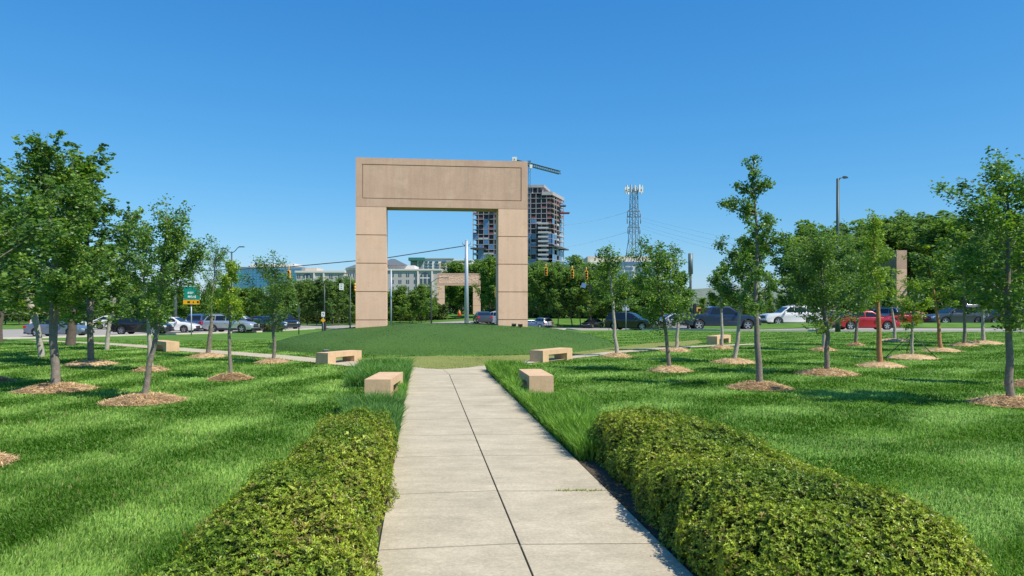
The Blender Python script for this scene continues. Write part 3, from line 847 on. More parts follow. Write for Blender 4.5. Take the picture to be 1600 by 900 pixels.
row(9, 760, 960, 122, 118, 408, 405, 'mid', *g2, wide=1.0)
g3 = ('dark green tree of the grove seen behind the distant carved arch', 'trees behind the distant carved arch')
row(6, 700, 790, 142, 142, 412, 402, 'mid', *g3, wide=.9, tj=6)
row(5, 735, 800, 152, 152, 405, 398, 'dark', *g3, wide=.9, tj=5)
row(6, 684, 752, 146, 146, 446, 440, 'dark', *g3, wide=1.1, tj=4)
g4 = ('light green young tree seen through the left half of the large arch', 'light green trees seen through the large arch')
row(6, 596, 676, 100, 104, 452, 448, 'mid', *g4, wide=.9, tj=7)
row(6, 596, 674, 108, 112, 456, 444, 'bright', *g4, wide=1.0, tj=6)
g5 = ('dark green tree of the grove left of the large arch', 'dark grove left of the large arch')
row(10, 436, 562, 96, 92, 440, 434, 'dark', *g5, wide=.9, tj=6)
row(9, 430, 570, 104, 102, 444, 434, 'dark', *g5, wide=.95, tj=6)
g6 = ('bushy green tree in the row behind the cars on the left road', 'trees behind the left road')
row(9, 250, 440, 104, 98, 446, 444, 'mid', *g6, wide=1.15, tj=6)
row(7, 270, 440, 112, 108, 440, 452, 'bright', *g6, wide=1.2, tj=5)
row(11, -60, 250, 96, 104, 432, 440, 'dark', *g6, wide=1.2, tj=10)
row(8, -80, 210, 108, 112, 425, 436, 'mid', *g6, wide=1.2, tj=8)
g7 = ('far tree in the hazy treeline beyond the pickup truck', 'far treeline beyond the pickup truck')
row(9, 1055, 1260, 190, 190, 470, 462, 'mid', *g7, wide=1.2, tj=5)
row(9, 1060, 1250, 240, 250, 462, 456, 'dark', *g7, wide=1.2, tj=5)
row(6, 1055, 1190, 125, 130, 483, 478, 'bright', *g7, wide=1.3, tj=4)

rngU = np.random.default_rng(31)
UC_, UL_ = [], []
for p0, p1, d0, d1, hh, nn in ((825, 1070, 116, 110, 2.2, 7000), (760, 830, 128, 124, 2.2, 2000), (425, 575, 112, 110, 2.4, 5000), (590, 700, 124, 126, 3.0, 5000), (660, 805, 160, 160, 4.5, 5000), (1220, 1680, 99, 98, 3.0, 11000), (-100, 440, 121, 118, 3.5, 13000), (1050, 1250, 262, 270, 7, 5000), (1040, 1240, 140, 150, 1.8, 4000)):
    f = rngU.random(nn); d_ = d0 + (d1 - d0) * f + rngU.normal(size=nn) * 1.6; x = ((p0 + (p1 - p0) * f) - 800) / F * d_
    top = hh * (.75 + .22 * np.sin(x * .9) + .15 * np.sin(x * 2.3 + 1))
    UC_.append(np.stack([x, d_, top * rngU.random(nn) ** .8 + terrain(x, d_)], 1))
    UL_.append((np.array([.055, .10, .03]) + rngU.random((nn, 1)) * np.array([.06, .08, .02])) * (1 + .25 * np.sin(x * .7))[:, None])
V, Fc, cc = leaf_cards(np.concatenate(UC_), .42, rngU, col=np.concatenate(UL_))
tag(np_mesh('undergrowth', V, Fc, M['far_leaf'], cc), 'low leafy undergrowth behind the trunks of the groves', 'undergrowth', kind='stuff')

# ------------------------------------------------------------------ hedges
_t = np.linspace(0, PI / 2, 400); SX = np.sin(_t) ** (2 / 3.2); SZ = np.cos(_t) ** (2 / 3.2)
ARC = np.concatenate([[0], np.cumsum(np.hypot(np.diff(SX) * 1.5, np.diff(SZ)))]); ARC /= ARC[-1]     # even along the rounded section
def hedge(label, u0, u1, d0, d1, hh, seed, n_ros, red, taper=0.0):
    rng = np.random.default_rng(seed)
    hw = (u1 - u0) / 2; uc = (u0 + u1) / 2; L = d1 - d0
    def surf(t, a, infl=0.0):
        """t along 0..1, a across the rounded section -1..1 from left foot over the top to right foot"""
        e = np.clip(np.minimum(t, 1 - t) * L / .55, 0, 1)
        endf = np.sqrt(1 - (1 - e) ** 2 * .985)
        x = np.interp(np.abs(a), ARC, SX) * np.sign(a); z = np.interp(np.abs(a), ARC, SZ)
        d = d0 + t * L
        lump = .035 * np.sin(d * 2.3 + a * 2 + seed) + .028 * np.sin(d * 5.1 + a * 6) + .03 * np.sin(a * 11 + d * 2.3) + .02 * np.sin(a * 19 - d * 9)
        k = 1 + infl
        u = uc + taper * t * .5 + x * (hw - taper * t * .5 + lump) * k * (.35 + .65 * endf)
        zz = z * (hh + lump * .6) * k * (.25 + .75 * endf)
        return np.stack([u + SLOPE * d, d, zz + .02], -1)
    # woody dark core
    T, A = np.meshgrid(np.linspace(0, 1, 70), np.linspace(-1, 1, 28))
    V = surf(T, A, -.22).reshape(-1, 3); nxx = T.shape[1]
    i, j = np.meshgrid(np.arange(nxx - 1), np.arange(T.shape[0] - 1)); b = (j * nxx + i).ravel()
    F0 = np.stack([b, b + 1, b + nxx + 1, b + nxx], 1)
    # leaf rosettes; more of them where the photograph looks closest
    t = rng.random(n_ros) ** 1.25; a = np.sign(rng.random(n_ros) - .5) * rng.random(n_ros)
    P = surf(t, a, 0); eps = 1e-3
    dt = surf(np.clip(t + eps, 0, 1), a) - surf(np.clip(t - eps, 0, 1), a); da = surf(t, a + eps) - surf(t, a - eps)
    N = norm(np.cross(da, dt)); 
    flip = (N * (P - np.stack([uc + SLOPE * P[:, 1], P[:, 1], np.full(n_ros, hh * .4)], 1))).sum(1) < 0
    N[flip] *= -1
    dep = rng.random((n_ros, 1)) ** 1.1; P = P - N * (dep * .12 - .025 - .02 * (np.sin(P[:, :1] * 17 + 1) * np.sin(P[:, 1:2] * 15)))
    sh_ = (rng.random(n_ros) < .05)[:, None]; P = np.where(sh_, P + np.array([0, 0, 1.]) * (.02 + .05 * rng.random((n_ros, 1))), P)
    N = norm(N + rng.normal(size=N.shape) * .45 + np.array([0, 0, .35]))
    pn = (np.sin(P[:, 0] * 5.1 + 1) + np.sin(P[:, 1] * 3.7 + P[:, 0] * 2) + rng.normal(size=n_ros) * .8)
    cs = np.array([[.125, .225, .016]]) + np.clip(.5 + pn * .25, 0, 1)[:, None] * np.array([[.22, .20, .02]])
    old_shaded = np.clip(dep * 1.6 - .22 + .18 * np.sin(P[:, :1] * 13) * np.sin(P[:, 1:2] * 11 + 2) + .25 * rng.normal(size=(n_ros, 1)), 0, 1)  # deeper rosettes darker: older leaf green, plus shade of the gaps put into colour
    cs = cs * (1 - old_shaded) + np.array([[.022, .058, .009]]) * old_shaded
    rd_ = (rng.random(n_ros) < red * (1 + np.clip(pn, -1, 1)))[:, None]
    cs = np.where(rd_, np.array([[.25, .20, .05]]), cs)
    VV, CC = [], []
    m = 6
    x1 = norm(np.cross(N, rng.normal(size=N.shape))); y1 = np.cross(N, x1)
    for k in range(m):
        an = 2 * PI * k / m + rng.random((n_ros, 1)) * .9
        tilt = .55 + .55 * rng.random((n_ros, 1))
        dr = norm((x1 * np.cos(an) + y1 * np.sin(an)) * np.sin(tilt + .35) + N * np.cos(tilt + .35))
        side = norm(np.cross(dr, N)); up = np.cross(side, dr)
        l_ = (.015 + .014 * rng.random((n_ros, 1))); w_ = l_ * .19
        b0 = P + N * .004
        VV.append(np.stack([b0, b0 + dr * l_ * .55 + side * w_ + up * l_ * .06, b0 + dr * l_, b0 + dr * l_ * .55 - side * w_ + up * l_ * .06], 1))
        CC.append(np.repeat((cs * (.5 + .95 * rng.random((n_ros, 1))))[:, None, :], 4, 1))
    LV = np.concatenate(VV).reshape(-1, 3); LC = np.concatenate(CC).reshape(-1, 3)
    nl = len(LV) // 4
    Vall = np.concatenate([V, LV]); Fall = np.concatenate([F0, np.arange(nl * 4).reshape(nl, 4) + len(V)])
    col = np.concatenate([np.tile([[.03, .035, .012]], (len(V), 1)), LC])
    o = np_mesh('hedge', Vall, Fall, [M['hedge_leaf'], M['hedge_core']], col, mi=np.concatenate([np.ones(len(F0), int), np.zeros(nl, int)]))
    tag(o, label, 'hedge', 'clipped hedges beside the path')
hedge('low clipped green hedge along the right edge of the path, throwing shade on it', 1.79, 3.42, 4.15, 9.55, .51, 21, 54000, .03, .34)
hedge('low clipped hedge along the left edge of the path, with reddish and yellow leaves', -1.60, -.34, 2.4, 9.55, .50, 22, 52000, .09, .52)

# ------------------------------------------------------------------ grass
hedge_rects = [(1.6, 3.4, 4.2, 9.2), (-1.2, -.2, 2.4, 9.4)]
def inside_walk(x, y, pts, wd):
    m = np.zeros(len(x), bool)
    for a, b_ in zip(pts, pts[1:]):
        ax_, ay_ = b_.x - a.x, b_.y - a.y; L2 = ax_ * ax_ + ay_ * ay_
        t = np.clip(((x - a.x) * ax_ + (y - a.y) * ay_) / L2, 0, 1)
        m |= np.hypot(x - a.x - t * ax_, y - a.y - t * ay_) < wd
    return m
def poly_in(x, y, P):
    c = np.zeros(len(x), bool)
    for k in range(len(P)):
        x0, y0 = P[k].x, P[k].y; x1, y1 = P[k - 1].x, P[k - 1].y
        c ^= ((y0 > y) != (y1 > y)) & (x < (x1 - x0) * (y - y0) / (y1 - y0 + 1e-12) + x0)
    return c
ne_y = lambda x: np.interp(x, [p.x for p in near_edge], [p.y for p in near_edge])
dry_poly = ring_o + ring_i[::-1]
def vnoise(x, y, s, seed):
    r = np.random.default_rng(seed); o = np.zeros(len(x))
    for k in range(5):
        a = r.random() * 6.28; f = s * (1.0 + .6 * k); ph = r.random(2) * 6.28; b2 = a + 1.3 + r.random()
        o += np.sin((x * math.cos(a) + y * math.sin(a)) * f + ph[0] + 1.5 * np.sin((x * math.cos(b2) + y * math.sin(b2)) * f * .6 + ph[1])) / (1 + .45 * k)
    return o / 2.2
def blades(P, Hb, Wb, lean, col, rng):
    """bent blades: two segments, five points as a quad and a triangle folded into quads"""
    n = len(P)
    az = rng.random(n) * 2 * PI
    s = np.stack([np.cos(az), np.sin(az), np.zeros(n)], 1) * Wb[:, None] * .5
    l = np.concatenate([lean, np.zeros((n, 1))], 1)
    mid = P + l * .35 * Hb[:, None]; mid[:, 2] += Hb * .6
    tip = P + l * Hb[:, None]; tip[:, 2] += Hb * np.sqrt(np.clip(1 - (lean ** 2).sum(1) * .55, .15, 1))
    V = np.stack([P - s, P + s, mid + s * .75, mid - s * .75, tip + s * .12, tip - s * .12], 1).reshape(-1, 3)
    b = np.arange(n)[:, None] * 6
    Fc = np.concatenate([b + np.array([[0, 1, 2, 3]]), b + np.array([[3, 2, 4, 5]])])
    return V, Fc, np.repeat(col, 6, 0)

rng = np.random.default_rng(77)
N0 = 620000
dmin, dmax = 3.2, 52.0
dd = dmin * (dmax / dmin) ** rng.random(N0)
tt = (rng.random(N0) * 2 - 1) * 0.86
gx, gy = dd * tt, dd
u = gx - SLOPE * gy
keep = ~((u > UL - .01) & (u < UR + .01) & (gy < 20.9))
for r_ in hedge_rects:
    keep &= ~((u > r_[0] + .1) & (u < r_[1] - .1) & (gy > r_[2]) & (gy < r_[3]))
for (bx_, by_, br_) in BEDS:
    keep &= ~(np.hypot(gx - bx_, gy - by_) < br_ * (.90 + .12 * rng.random(N0)))
keep &= ~inside_walk(gx, gy, lw, .5) & ~inside_walk(gx, gy, rw, .28)
keep &= gy < ne_y(gx) - .5
keep &= ~((u > UL - .4) & (u < UR + .2) & (gy > 20) & poly_in(gx, gy, [pth(UL, 18), pth(UR, 18), c3, c2, c1]))
gx, gy, u = gx[keep], gy[keep], u[keep]
n = len(gx); d = gy
onm = np.hypot(gx - MC.x, gy - MC.y) < MR - .05
ond = poly_in(gx, gy, dry_poly) & ~onm
z = terrain(gx, gy) + np.where(onm, mound_z(gx, gy), 0)
Hb = (.020 + .022 * rng.random(n)) * (1 + .25 * vnoise(gx, gy, 1.1, 3)); Hb = np.where(onm, Hb * .4, np.where(ond, Hb * .5, Hb))
Wb = .0035 + np.where(d < 22, .0011 * d, .0242 + .0004 * (d - 22)) * (.7 + .6 * rng.random(n))
Hb = Hb * (1 + .02 * np.minimum(d, 18))
# mowing stripes: the blades of each pass lie the way the mower went
sd_ = np.where(u < .5, (gx - .137 * gy) * .99, gx * .69 - gy * .72) + .34 * vnoise(gx, gy, .6, 8)
st = .8 * np.tanh(2.5 * np.sin(sd_ * 2 * PI / 2.1 + .6)) 
st2 = np.tanh(3 * np.sin((gx * .2 + gy * .98) * 2 * PI / 3.1)) * np.where(u < .5, .35, .75)
lx = np.where(u < .5, .137, .72); ly = np.where(u < .5, .99, .69)
pn_s = vnoise(gx, gy, .75, 15); pn = vnoise(gx, gy, .9, 5); pn2 = vnoise(gx, gy, 3.4, 6)
st = st * np.clip(.8 + .40 * pn_s, .25, 1.25)
lean = np.stack([lx, ly], 1) * ((st + st2) * .50)[:, None] + rng.normal(size=(n, 2)) * .33
lean = np.clip(lean, -1, 1)
lean[onm] = rng.normal(size=(onm.sum(), 2)) * .3
pn3 = vnoise(gx * .45, gy, 2.0, 9)
k = np.clip(.36 + .20 * pn + .24 * pn2 + .34 * pn3 + .36 * st + .24 * st2 + .22 * rng.normal(size=n), 0, 1)[:, None]  # light and dark sheen of the mown passes also put into blade colour
col = np.array([[.060, .165, .010]]) * (1 - k) + np.array([[.34, .54, .12]]) * k
col = np.where(onm[:, None], np.array([[.068, .142, .030]]) * (.5 + 1.0 * rng.random((n, 1))) * (1 + .26 * (pn2 + pn3))[:, None] * np.where(vnoise(gx, gy, 1.7, 21) > .75, 1.22, 1.0)[:, None], col)
col = np.where(ond[:, None], np.array([[.25, .28, .085]]) * (.75 + .5 * rng.random((n, 1))), col)
dryb = (rng.random(n) < .03)[:, None]
col = np.where(dryb & ~onm[:, None], np.array([[.34, .31, .14]]), col)
V, Fc, cc = blades(np.stack([gx, gy, z], 1), Hb, Wb, lean, col, rng)
tag(np_mesh('grass', V, Fc, M['blade'], cc), 'mown green lawn grass with mowing stripes', 'grass', kind='stuff')

# long uncut grass along both edges of the path
P, Hl, Wl, Ll, Cl = [], [], [], [], []
def tuft(u0, u1, d0, d1, n, h, fall, c0, c1, edge=None):
    uu = u0 + (u1 - u0) * rng.random(n); d_ = d0 + (d1 - d0) * rng.random(n)
    if edge is not None: uu = u0 + (edge(d_) - u0) * rng.random(n)
    x = uu + SLOPE * d_
    cl = vnoise(x, d_, 2.6, 12)
    P.append(np.stack([x, d_, np.zeros(n)], 1)); Hl.append(h * (.55 + .55 * rng.random(n)) * (1 + .25 * cl)); Wl.append(.006 + .0009 * d_)
    az = rng.random(n) * 2 * PI; a = fall * (.4 + .8 * rng.random(n))
    Ll.append(np.stack([np.cos(az) * a, np.sin(az) * a - .1], 1))
    k = np.clip(.5 + .3 * cl + .25 * rng.normal(size=n), 0, 1)[:, None]
    Cl.append(np.array([c0]) * (1 - k) + np.array([c1]) * k)
G0, G1 = (.06, .18, .025), (.27, .48, .07)
tuft(1.83, 2.4, 8.5, 20.6, 34000, .31, .55, G0, G1, lambda d_: 2.1 + .85 * ss(8.9, 12, d_) + .25 * np.sin(d_ * .9))
tuft(1.82, 2.1, 9.5, 20.3, 3500, .17, .9, (.12, .30, .04), (.24, .46, .07))
tuft(-.33, -1.3, 9.4, 13.2, 12000, .30, .6, (.05, .15, .045), (.18, .36, .08), lambda d_: -1.1 - .3 * ss(11, 13, d_))
tuft(-.33, -1.3, 15.8, 20.3, 14000, .40, .6, (.06, .17, .045), (.2, .4, .08), lambda d_: -1.6)
tuft(-.33, -1.3, 13.3, 13.95, 700, .13, .6, (.05, .15, .05), (.14, .30, .09), lambda d_: -1.3)
tuft(-.33, -.5, 13.4, 15.9, 2500, .22, .6, (.10, .25, .04), (.22, .43, .08))
tuft(-.33, -.6, 9.4, 20, 3500, .15, .9, (.12, .30, .04), (.24, .46, .07))
for q_ in range(len(P)):                       # trodden thin in front of the two near benches
    uu_ = P[q_][:, 0] - SLOPE * P[q_][:, 1]; dd_ = P[q_][:, 1]
    near_b = ((uu_ > 1.95) & (dd_ > 13.2) & (dd_ < 16.8)) | ((uu_ < -.4) & (dd_ > 12.9) & (dd_ < 16.0))
    Hl[q_] = np.where(near_b, Hl[q_] * .24, Hl[q_])
tuft(1.30, 1.78, 7.065, 7.095, 260, .045, .9, (.16, .26, .05), (.36, .42, .10))
V, Fc, cc = blades(np.concatenate(P), np.concatenate(Hl), np.concatenate(Wl), np.concatenate(Ll), np.concatenate(Cl), rng)
tag(np_mesh('grass', V, Fc, M['blade'], cc), 'long uncut grass along the edges of the path', 'long grass', kind='stuff')

# (weeds)
# a few broad pale weed leaves standing out of the left hedge
wr = random.Random(6)
WEED = leaf_mat('weed_leaf', trans=.3, rough=.4)
for q in range(8):
    d_ = 4.6 + 3.0 * wr.random(); u_ = -.95 + .5 * wr.random() - .35 * max(0, 6.2 - d_) / 2
    rg = np.random.default_rng(900 + q); nl = 3 + wr.randrange(4)
    p = pth(u_, d_, .40)
    C = np.stack([rg.normal(size=nl) * .05, rg.normal(size=nl) * .05, .10 + rg.random(nl) * .06], 1)
    V, Fc, cc = leaf_cards(C, .085, rg, up=.8, aspect=.8, col=np.tile([[.46, .52, .10]], (nl, 1)) * (.8 + .4 * rg.random((nl, 1))))
    st_v = []; 
    for c_ in C:
        st_v += [[0, 0, -.05], [.003, 0, -.05], [c_[0] + .003, c_[1], c_[2]], [c_[0], c_[1], c_[2]]]
    sv = np.array(st_v); Vn = np.concatenate([V, sv]); Fn = np.concatenate([Fc, np.arange(len(sv)).reshape(-1, 4) + len(V)])
    o = np_mesh('weed', Vn, Fn, WEED, np.concatenate([cc, np.tile([[.15, .2, .04]], (len(sv), 1))])); o.location = p
    tag(o, 'pale yellow green broad leaved weed poking out of the left hedge', 'weed', 'weeds in the left hedge')

# ------------------------------------------------------------------ vehicles
SPECS = {
 'sedan': dict(L=4.6, W=1.8, wb=2.68, x0=.95, wr=.33, zs=.22,
   low=[(0.02, .36), (-.02, .62), (.02, .90), (.12, .97), (.70, .99), (3.32, .95), (3.95, .86), (4.38, .74), (4.56, .60), (4.60, .42), (4.48, .24)],
   gh=[(.38, .97), (3.42, .94)], roof=[(1.18, 1.36), (1.5, 1.44), (2.3, 1.46), (2.62, 1.41)], pil=[2.05], win=(1.02, 1.34)),
 'suv': dict(L=4.65, W=1.86, wb=2.7, x0=.95, wr=.36, zs=.26,
   low=[(0.03, .40), (-.02, .62), (.02, .95), (.10, 1.06), (.5, 1.08), (3.30, 1.06), (3.9, 1.0), (4.38, .90), (4.58, .72), (4.64, .45), (4.5, .28)],
   gh=[(.05, 1.06), (3.45, 1.05)], roof=[(.36, 1.56), (.6, 1.66), (2.1, 1.69), (2.55, 1.61)], pil=[1.15, 2.15], win=(1.12, 1.55)),
 'bigsuv': dict(L=5.25, W=2.0, wb=3.0, x0=1.1, wr=.40, zs=.32,
   low=[(0.03, .46), (-.02, .7), (.0, 1.1), (.06, 1.18), (.5, 1.2), (3.75, 1.18), (4.4, 1.14), (5.0, 1.08), (5.2, .85), (5.25, .55), (5.1, .34)],
   gh=[(.04, 1.18), (3.85, 1.17)], roof=[(.25, 1.72), (.5, 1.84), (2.6, 1.86), (3.05, 1.77)], pil=[1.45, 2.55], win=(1.26, 1.72)),
 'pickup': dict(L=5.9, W=2.02, wb=3.75, x0=1.15, wr=.41, zs=.38,
   low=[(0.03, .58), (-.02, .75), (.0, 1.18), (.02, 1.22), (1.85, 1.24), (4.15, 1.20), (4.9, 1.18), (5.6, 1.12), (5.82, .92), (5.88, .62), (5.72, .42)],
   gh=[(1.86, 1.23), (4.45, 1.20)], roof=[(2.12, 1.78), (2.3, 1.87), (3.35, 1.88), (3.62, 1.80)], pil=[2.98], win=(1.28, 1.75)),
 'coupe': dict(L=4.4, W=1.85, wb=2.7, x0=.9, wr=.34, zs=.2,
   low=[(0.03, .34), (-.02, .6), (.02, .95), (.10, 1.0), (.5, 1.01), (3.0, .94), (3.7, .86), (4.15, .76), (4.35, .6), (4.4, .42), (4.3, .22)],
   gh=[(.25, .99), (3.1, .93)], roof=[(1.0, 1.27), (1.3, 1.34), (1.9, 1.36), (2.25, 1.30)], pil=[1.45], win=(1.02, 1.25)),
}
def wheel_mesh(parent, c, r, side, w=.24):
    mb = MB(); n = 22
    for (ra, rb, ya, yb) in ((r, r, -w / 2, w / 2),):
        vs = []; prof = [(r * .66, -w / 2), (r * .9, -w / 2), (r, -w / 2 + .04), (r, w / 2 - .04), (r * .9, w / 2), (r * .66, w / 2)]
        for pr, py in prof:
            vs += [(pr * math.cos(2 * PI * k / n), py, pr * math.sin(2 * PI * k / n)) for k in range(n)]
        fs = [(q * n + k, q * n + (k + 1) % n, (q + 1) * n + (k + 1) % n, (q + 1) * n + k) for q in range(5) for k in range(n)]
        mb.add(vs, fs, M['tyre'], True)
    wo = mb.build('wheel', parent, loc=c)
    mb = MB(); y = side * (w / 2 - .03)
    vs = [(r * .67 * math.cos(2 * PI * k / n), y - side * .03, r * .67 * math.sin(2 * PI * k / n)) for k in range(n)]
    mb.add(vs, [tuple(range(n))], M['rim_dark'])
    for k in range(5):
        a = 2 * PI * k / 5 + .3
        d = Vector((math.cos(a), 0, math.sin(a))); s = Vector((-d.z, 0, d.x))
        mb.add([d * .03 + s * .05 + Vector((0, y, 0)), d * .03 - s * .05 + Vector((0, y, 0)), d * r * .64 - s * .038 + Vector((0, y, 0)), d * r * .64 + s * .038 + Vector((0, y, 0))], [(0, 1, 2, 3)], M['rim'])
    v1 = [(r * .67 * math.cos(2 * PI * k / n), y, r * .67 * math.sin(2 * PI * k / n)) for k in range(n)]
    v2 = [(r * .58 * math.cos(2 * PI * k / n), y + side * .002, r * .58 * math.sin(2 * PI * k / n)) for k in range(n)]
    mb.add(v1 + v2, [(k, (k + 1) % n, n + (k + 1) % n, n + k) for k in range(n)], M['rim'])
    mb.build('rim', wo, fix=False)

def car(kind, paint, label, cat, loc, rz, scale=1.0, rack=False, clad=False):
    sp = SPECS[kind]; L, W, wr = sp['L'], sp['W'], sp['wr']; pm = PAINTS[paint]
    t = thing({'pickup': 'pickup_truck', 'sedan': 'car', 'coupe': 'car'}.get(kind, 'suv'), label, cat, loc, rz)
    t.scale = (scale,) * 3
    ox = -L / 2
    wx = [sp['x0'], sp['x0'] + sp['wb']]
    # lower body with wheel arches cut in
    low = list(sp['low']); ar = wr + .06
    bot = []
    for x in (wx[1], wx[0]):
        ze = sp['zs']; dx = math.sqrt(max(ar * ar - (ze - wr) ** 2, .01))
        a0 = math.atan2(ze - wr, dx); a1 = PI - a0
        bot += [(x + ar * math.cos(a0 + (a1 - a0) * k / 12), wr + ar * math.sin(a0 + (a1 - a0) * k / 12)) for k in range(13)]
    outl = low + bot
    mb = MB()
    mb.prism([(p[0] + ox, p[1]) for p in outl], -W / 2, W / 2, pm, 'y')
    bo = mb.build('body', t, bevel=.045)
    for p in bo.data.polygons: p.use_smooth = True
    bo.data.set_sharp_from_angle(angle=rad(35))
    mb = MB(); mb.bx(ox + .2, ox + L - .25, -W / 2 + .16, W / 2 - .16, sp['zs'] - .04, .75, M['black']); mb.build('underbody', t)
    if clad:
        mb = MB()
        for s in (-1, 1):
            mb.bx(ox + wx[0] + ar, ox + wx[1] - ar, s * (W / 2 - .01), s * (W / 2 + .012), sp['zs'], sp['zs'] + .17, M['plastic'])
        mb.build('sill_trim', t)
    if kind == 'pickup':
        mb = MB(); mb.bx(ox + .07, ox + 1.82, -W / 2 + .1, W / 2 - .1, 1.2, 1.255, M['black']); mb.build('bed_cover', t)
    # cabin
    gh, rf = sp['gh'], sp['roof']; wb_, wt = W / 2 - .045, W / 2 - .23
    pts = [gh[0]] + rf + [gh[1]]
    zb, zt = gh[0][1], rf[2][1]
    hwid = lambda z: wb_ + (wt - wb_) * max(0, (z - zb) / (zt - zb)) ** 1.15
    vs = []
    for x, z in pts: vs += [(x + ox, -hwid(z), z), (x + ox, hwid(z), z)]
    n = len(pts); mb = MB()
    fs = [(2 * k, 2 * k + 1, 2 * k + 3, 2 * k + 2) for k in range(n - 1)]
    fs += [tuple(2 * k for k in range(n))[::-1], tuple(2 * k + 1 for k in range(n)), (0, 1, 2 * n - 1, 2 * n - 2)]
    mb.add(vs, fs, pm); ca = mb.build('cabin', t, bevel=.035)
    for p in ca.data.polygons: p.use_smooth = True
    ca.data.set_sharp_from_angle(angle=rad(40))
    # windows
    def front_x(z): return np.interp(z, [gh[1][1], rf[3][1], rf[2][1]], [gh[1][0], rf[3][0], rf[2][0]])
    def rear_x(z): return np.interp(z, [gh[0][1], rf[0][1], rf[1][1]], [gh[0][0], rf[0][0], rf[1][0]])
    w0, w1 = sp['win']
    cuts = [None] + sp['pil'] + [None]
    for s in (-1, 1):
        for k in range(len(cuts) - 1):
            def edge(z, which):
                if which == 0: return rear_x(z) + .14 if cuts[k] is None else cuts[k] + .045
                return front_x(z) - .16 if cuts[k + 1] is None else cuts[k + 1] - .045
            zz1 = w1 
            poly = [(edge(w0, 0), w0), (edge(w0, 1), w0), (edge(zz1, 1), zz1), (edge(zz1, 0), zz1)]
            if cuts[k] is None: poly = [poly[0], poly[1], poly[2], (poly[3][0], zz1)]
            mb = MB()
            vo = [(x + ox, s * (hwid(z) + .012), z) for x, z in poly]; vi = [(x + ox, s * (hwid(z) - .03), z) for x, z in poly]
            mb.add(vo + vi, [(0, 1, 2, 3), (4, 5, 6, 7), (0, 1, 5, 4), (1, 2, 6, 5), (2, 3, 7, 6), (3, 0, 4, 7)], M['glass'])
            mb.build('side_window', t)
    def screen(nm, a, b, dx):
        (xa, za), (xb, zb_) = a, b; mb = MB()
        f0, f1 = .1, .92
        P = [(xa + (xb - xa) * f, za + (zb_ - za) * f) for f in (f0, f1)]
        vo = [(P[0][0] + ox + dx, -hwid(P[0][1]) + .07, P[0][1] + .008), (P[0][0] + ox + dx, hwid(P[0][1]) - .07, P[0][1] + .008), (P[1][0] + ox + dx, hwid(P[1][1]) - .07, P[1][1] + .008), (P[1][0] + ox + dx, -hwid(P[1][1]) + .07, P[1][1] + .008)]
        vi = [(x - dx * 3, y, z - .02) for x, y, z in vo]
        mb.add(vo + vi, [(0, 1, 2, 3), (4, 5, 6, 7), (0, 1, 5, 4), (1, 2, 6, 5), (2, 3, 7, 6), (3, 0, 4, 7)], M['glass'])
        mb.build(nm, t)
    screen('windshield', gh[1], rf[3], .012)
    screen('rear_window', gh[0], rf[0], -.012)
    for x in wx:
        for s in (-1, 1):
            wheel_mesh(t, (ox + x, s * (W / 2 - .13), wr), wr, s)
    xf = ox + L; zl = low[7][1]; 
    for s in (-1, 1):
        mb = MB()
        mb.add([(xf - .34, s * (W / 2 + .006), zl - .02), (xf - .05, s * (W / 2 - .10), zl - .1), (xf - .02, s * (W / 2 - .45), zl - .12), (xf - .02, s * (W / 2 - .45), zl - .26), (xf - .03, s * (W / 2 - .08), zl - .25), (xf - .30, s * (W / 2 + .006), zl - .13),
                (xf - .4, s * (W / 2 - .3), zl - .1)], [(0, 1, 4, 5), (1, 2, 3, 4), (0, 1, 2, 6)], M['lamp'])
        mb.build('headlight', t)
        ztl = low[2][1]
        mb = MB()
        mb.bx(ox - .035, ox + .22, s * (W / 2 - .28), s * (W / 2 + .008), ztl - .22, ztl - .02, M['tail']) if kind in ('sedan', 'coupe') else mb.bx(ox - .035, ox + .06, s * (W / 2 - .2), s * (W / 2 + .004), ztl - .22, ztl + .04, M['tail'])
        mb.build('taillight', t, bevel=.02)
        mb = MB(); xm = gh[1][0] + ox - .42; zm = gh[1][1] + .06
        mb.bx(xm - .05, xm + .12, s * (W / 2 + .02), s * (W / 2 + .2), zm, zm + .15, pm)
        mb.bx(xm, xm + .06, s * (W / 2 - .06), s * (W / 2 + .03), zm + .01, zm + .06, M['black'])
        mb.build('mirror', t, bevel=.015)
        for hx in ([sp['pil'][-1] - .12, sp['pil'][0] - 1.0] if kind in ('sedan',) else [sp['pil'][-1] - .1 + .1, sp['pil'][0] + .15]):
            mb = MB(); mb.bx(ox + hx - .1, ox + hx + .1, s * (W / 2 - .005), s * (W / 2 + .025), gh[0][1] - .17, gh[0][1] - .13, pm if paint != 'white' else M['chrome']); mb.build('door_handle', t)
    mb = MB(); mb.bx(xf - .07, xf + .006, -W / 2 + .42, W / 2 - .42, zl - .38, zl - .12, M['black'])
    mb.bx(xf - .07, xf + .012, -W / 2 + .46, W / 2 - .46, zl - .26, zl - .23, M['chrome']); mb.build('grille', t)
    for (xb, nm) in ((xf - .18, 'front_bumper'), (ox - .02, 'rear_bumper')):
        mb = MB(); mb.bx(xb, xb + .2, -W / 2 + .03, W / 2 - .03, sp['zs'] + .02, sp['zs'] + .17, M['plastic']); mb.build(nm, t, bevel=.02)
    if rack or kind in ('suv', 'bigsuv'):
        mb = MB()
        for s in (-1, 1):
            mb.tube([(ox + rf[1][0] + .1, s * (wt - .05), rf[1][1] + .03), (ox + rf[1][0] + .3, s * (wt - .05), rf[1][1] + .07), (ox + rf[2][0] - .2, s * (wt - .05), rf[2][1] + .06), (ox + rf[2][0], s * (wt - .05), rf[2][1] + .015)], .018, M['chrome'] if paint in ('white', 'silver', 'slate') else M['black'], 5)
        mb.build('roof_rack', t)
    return t

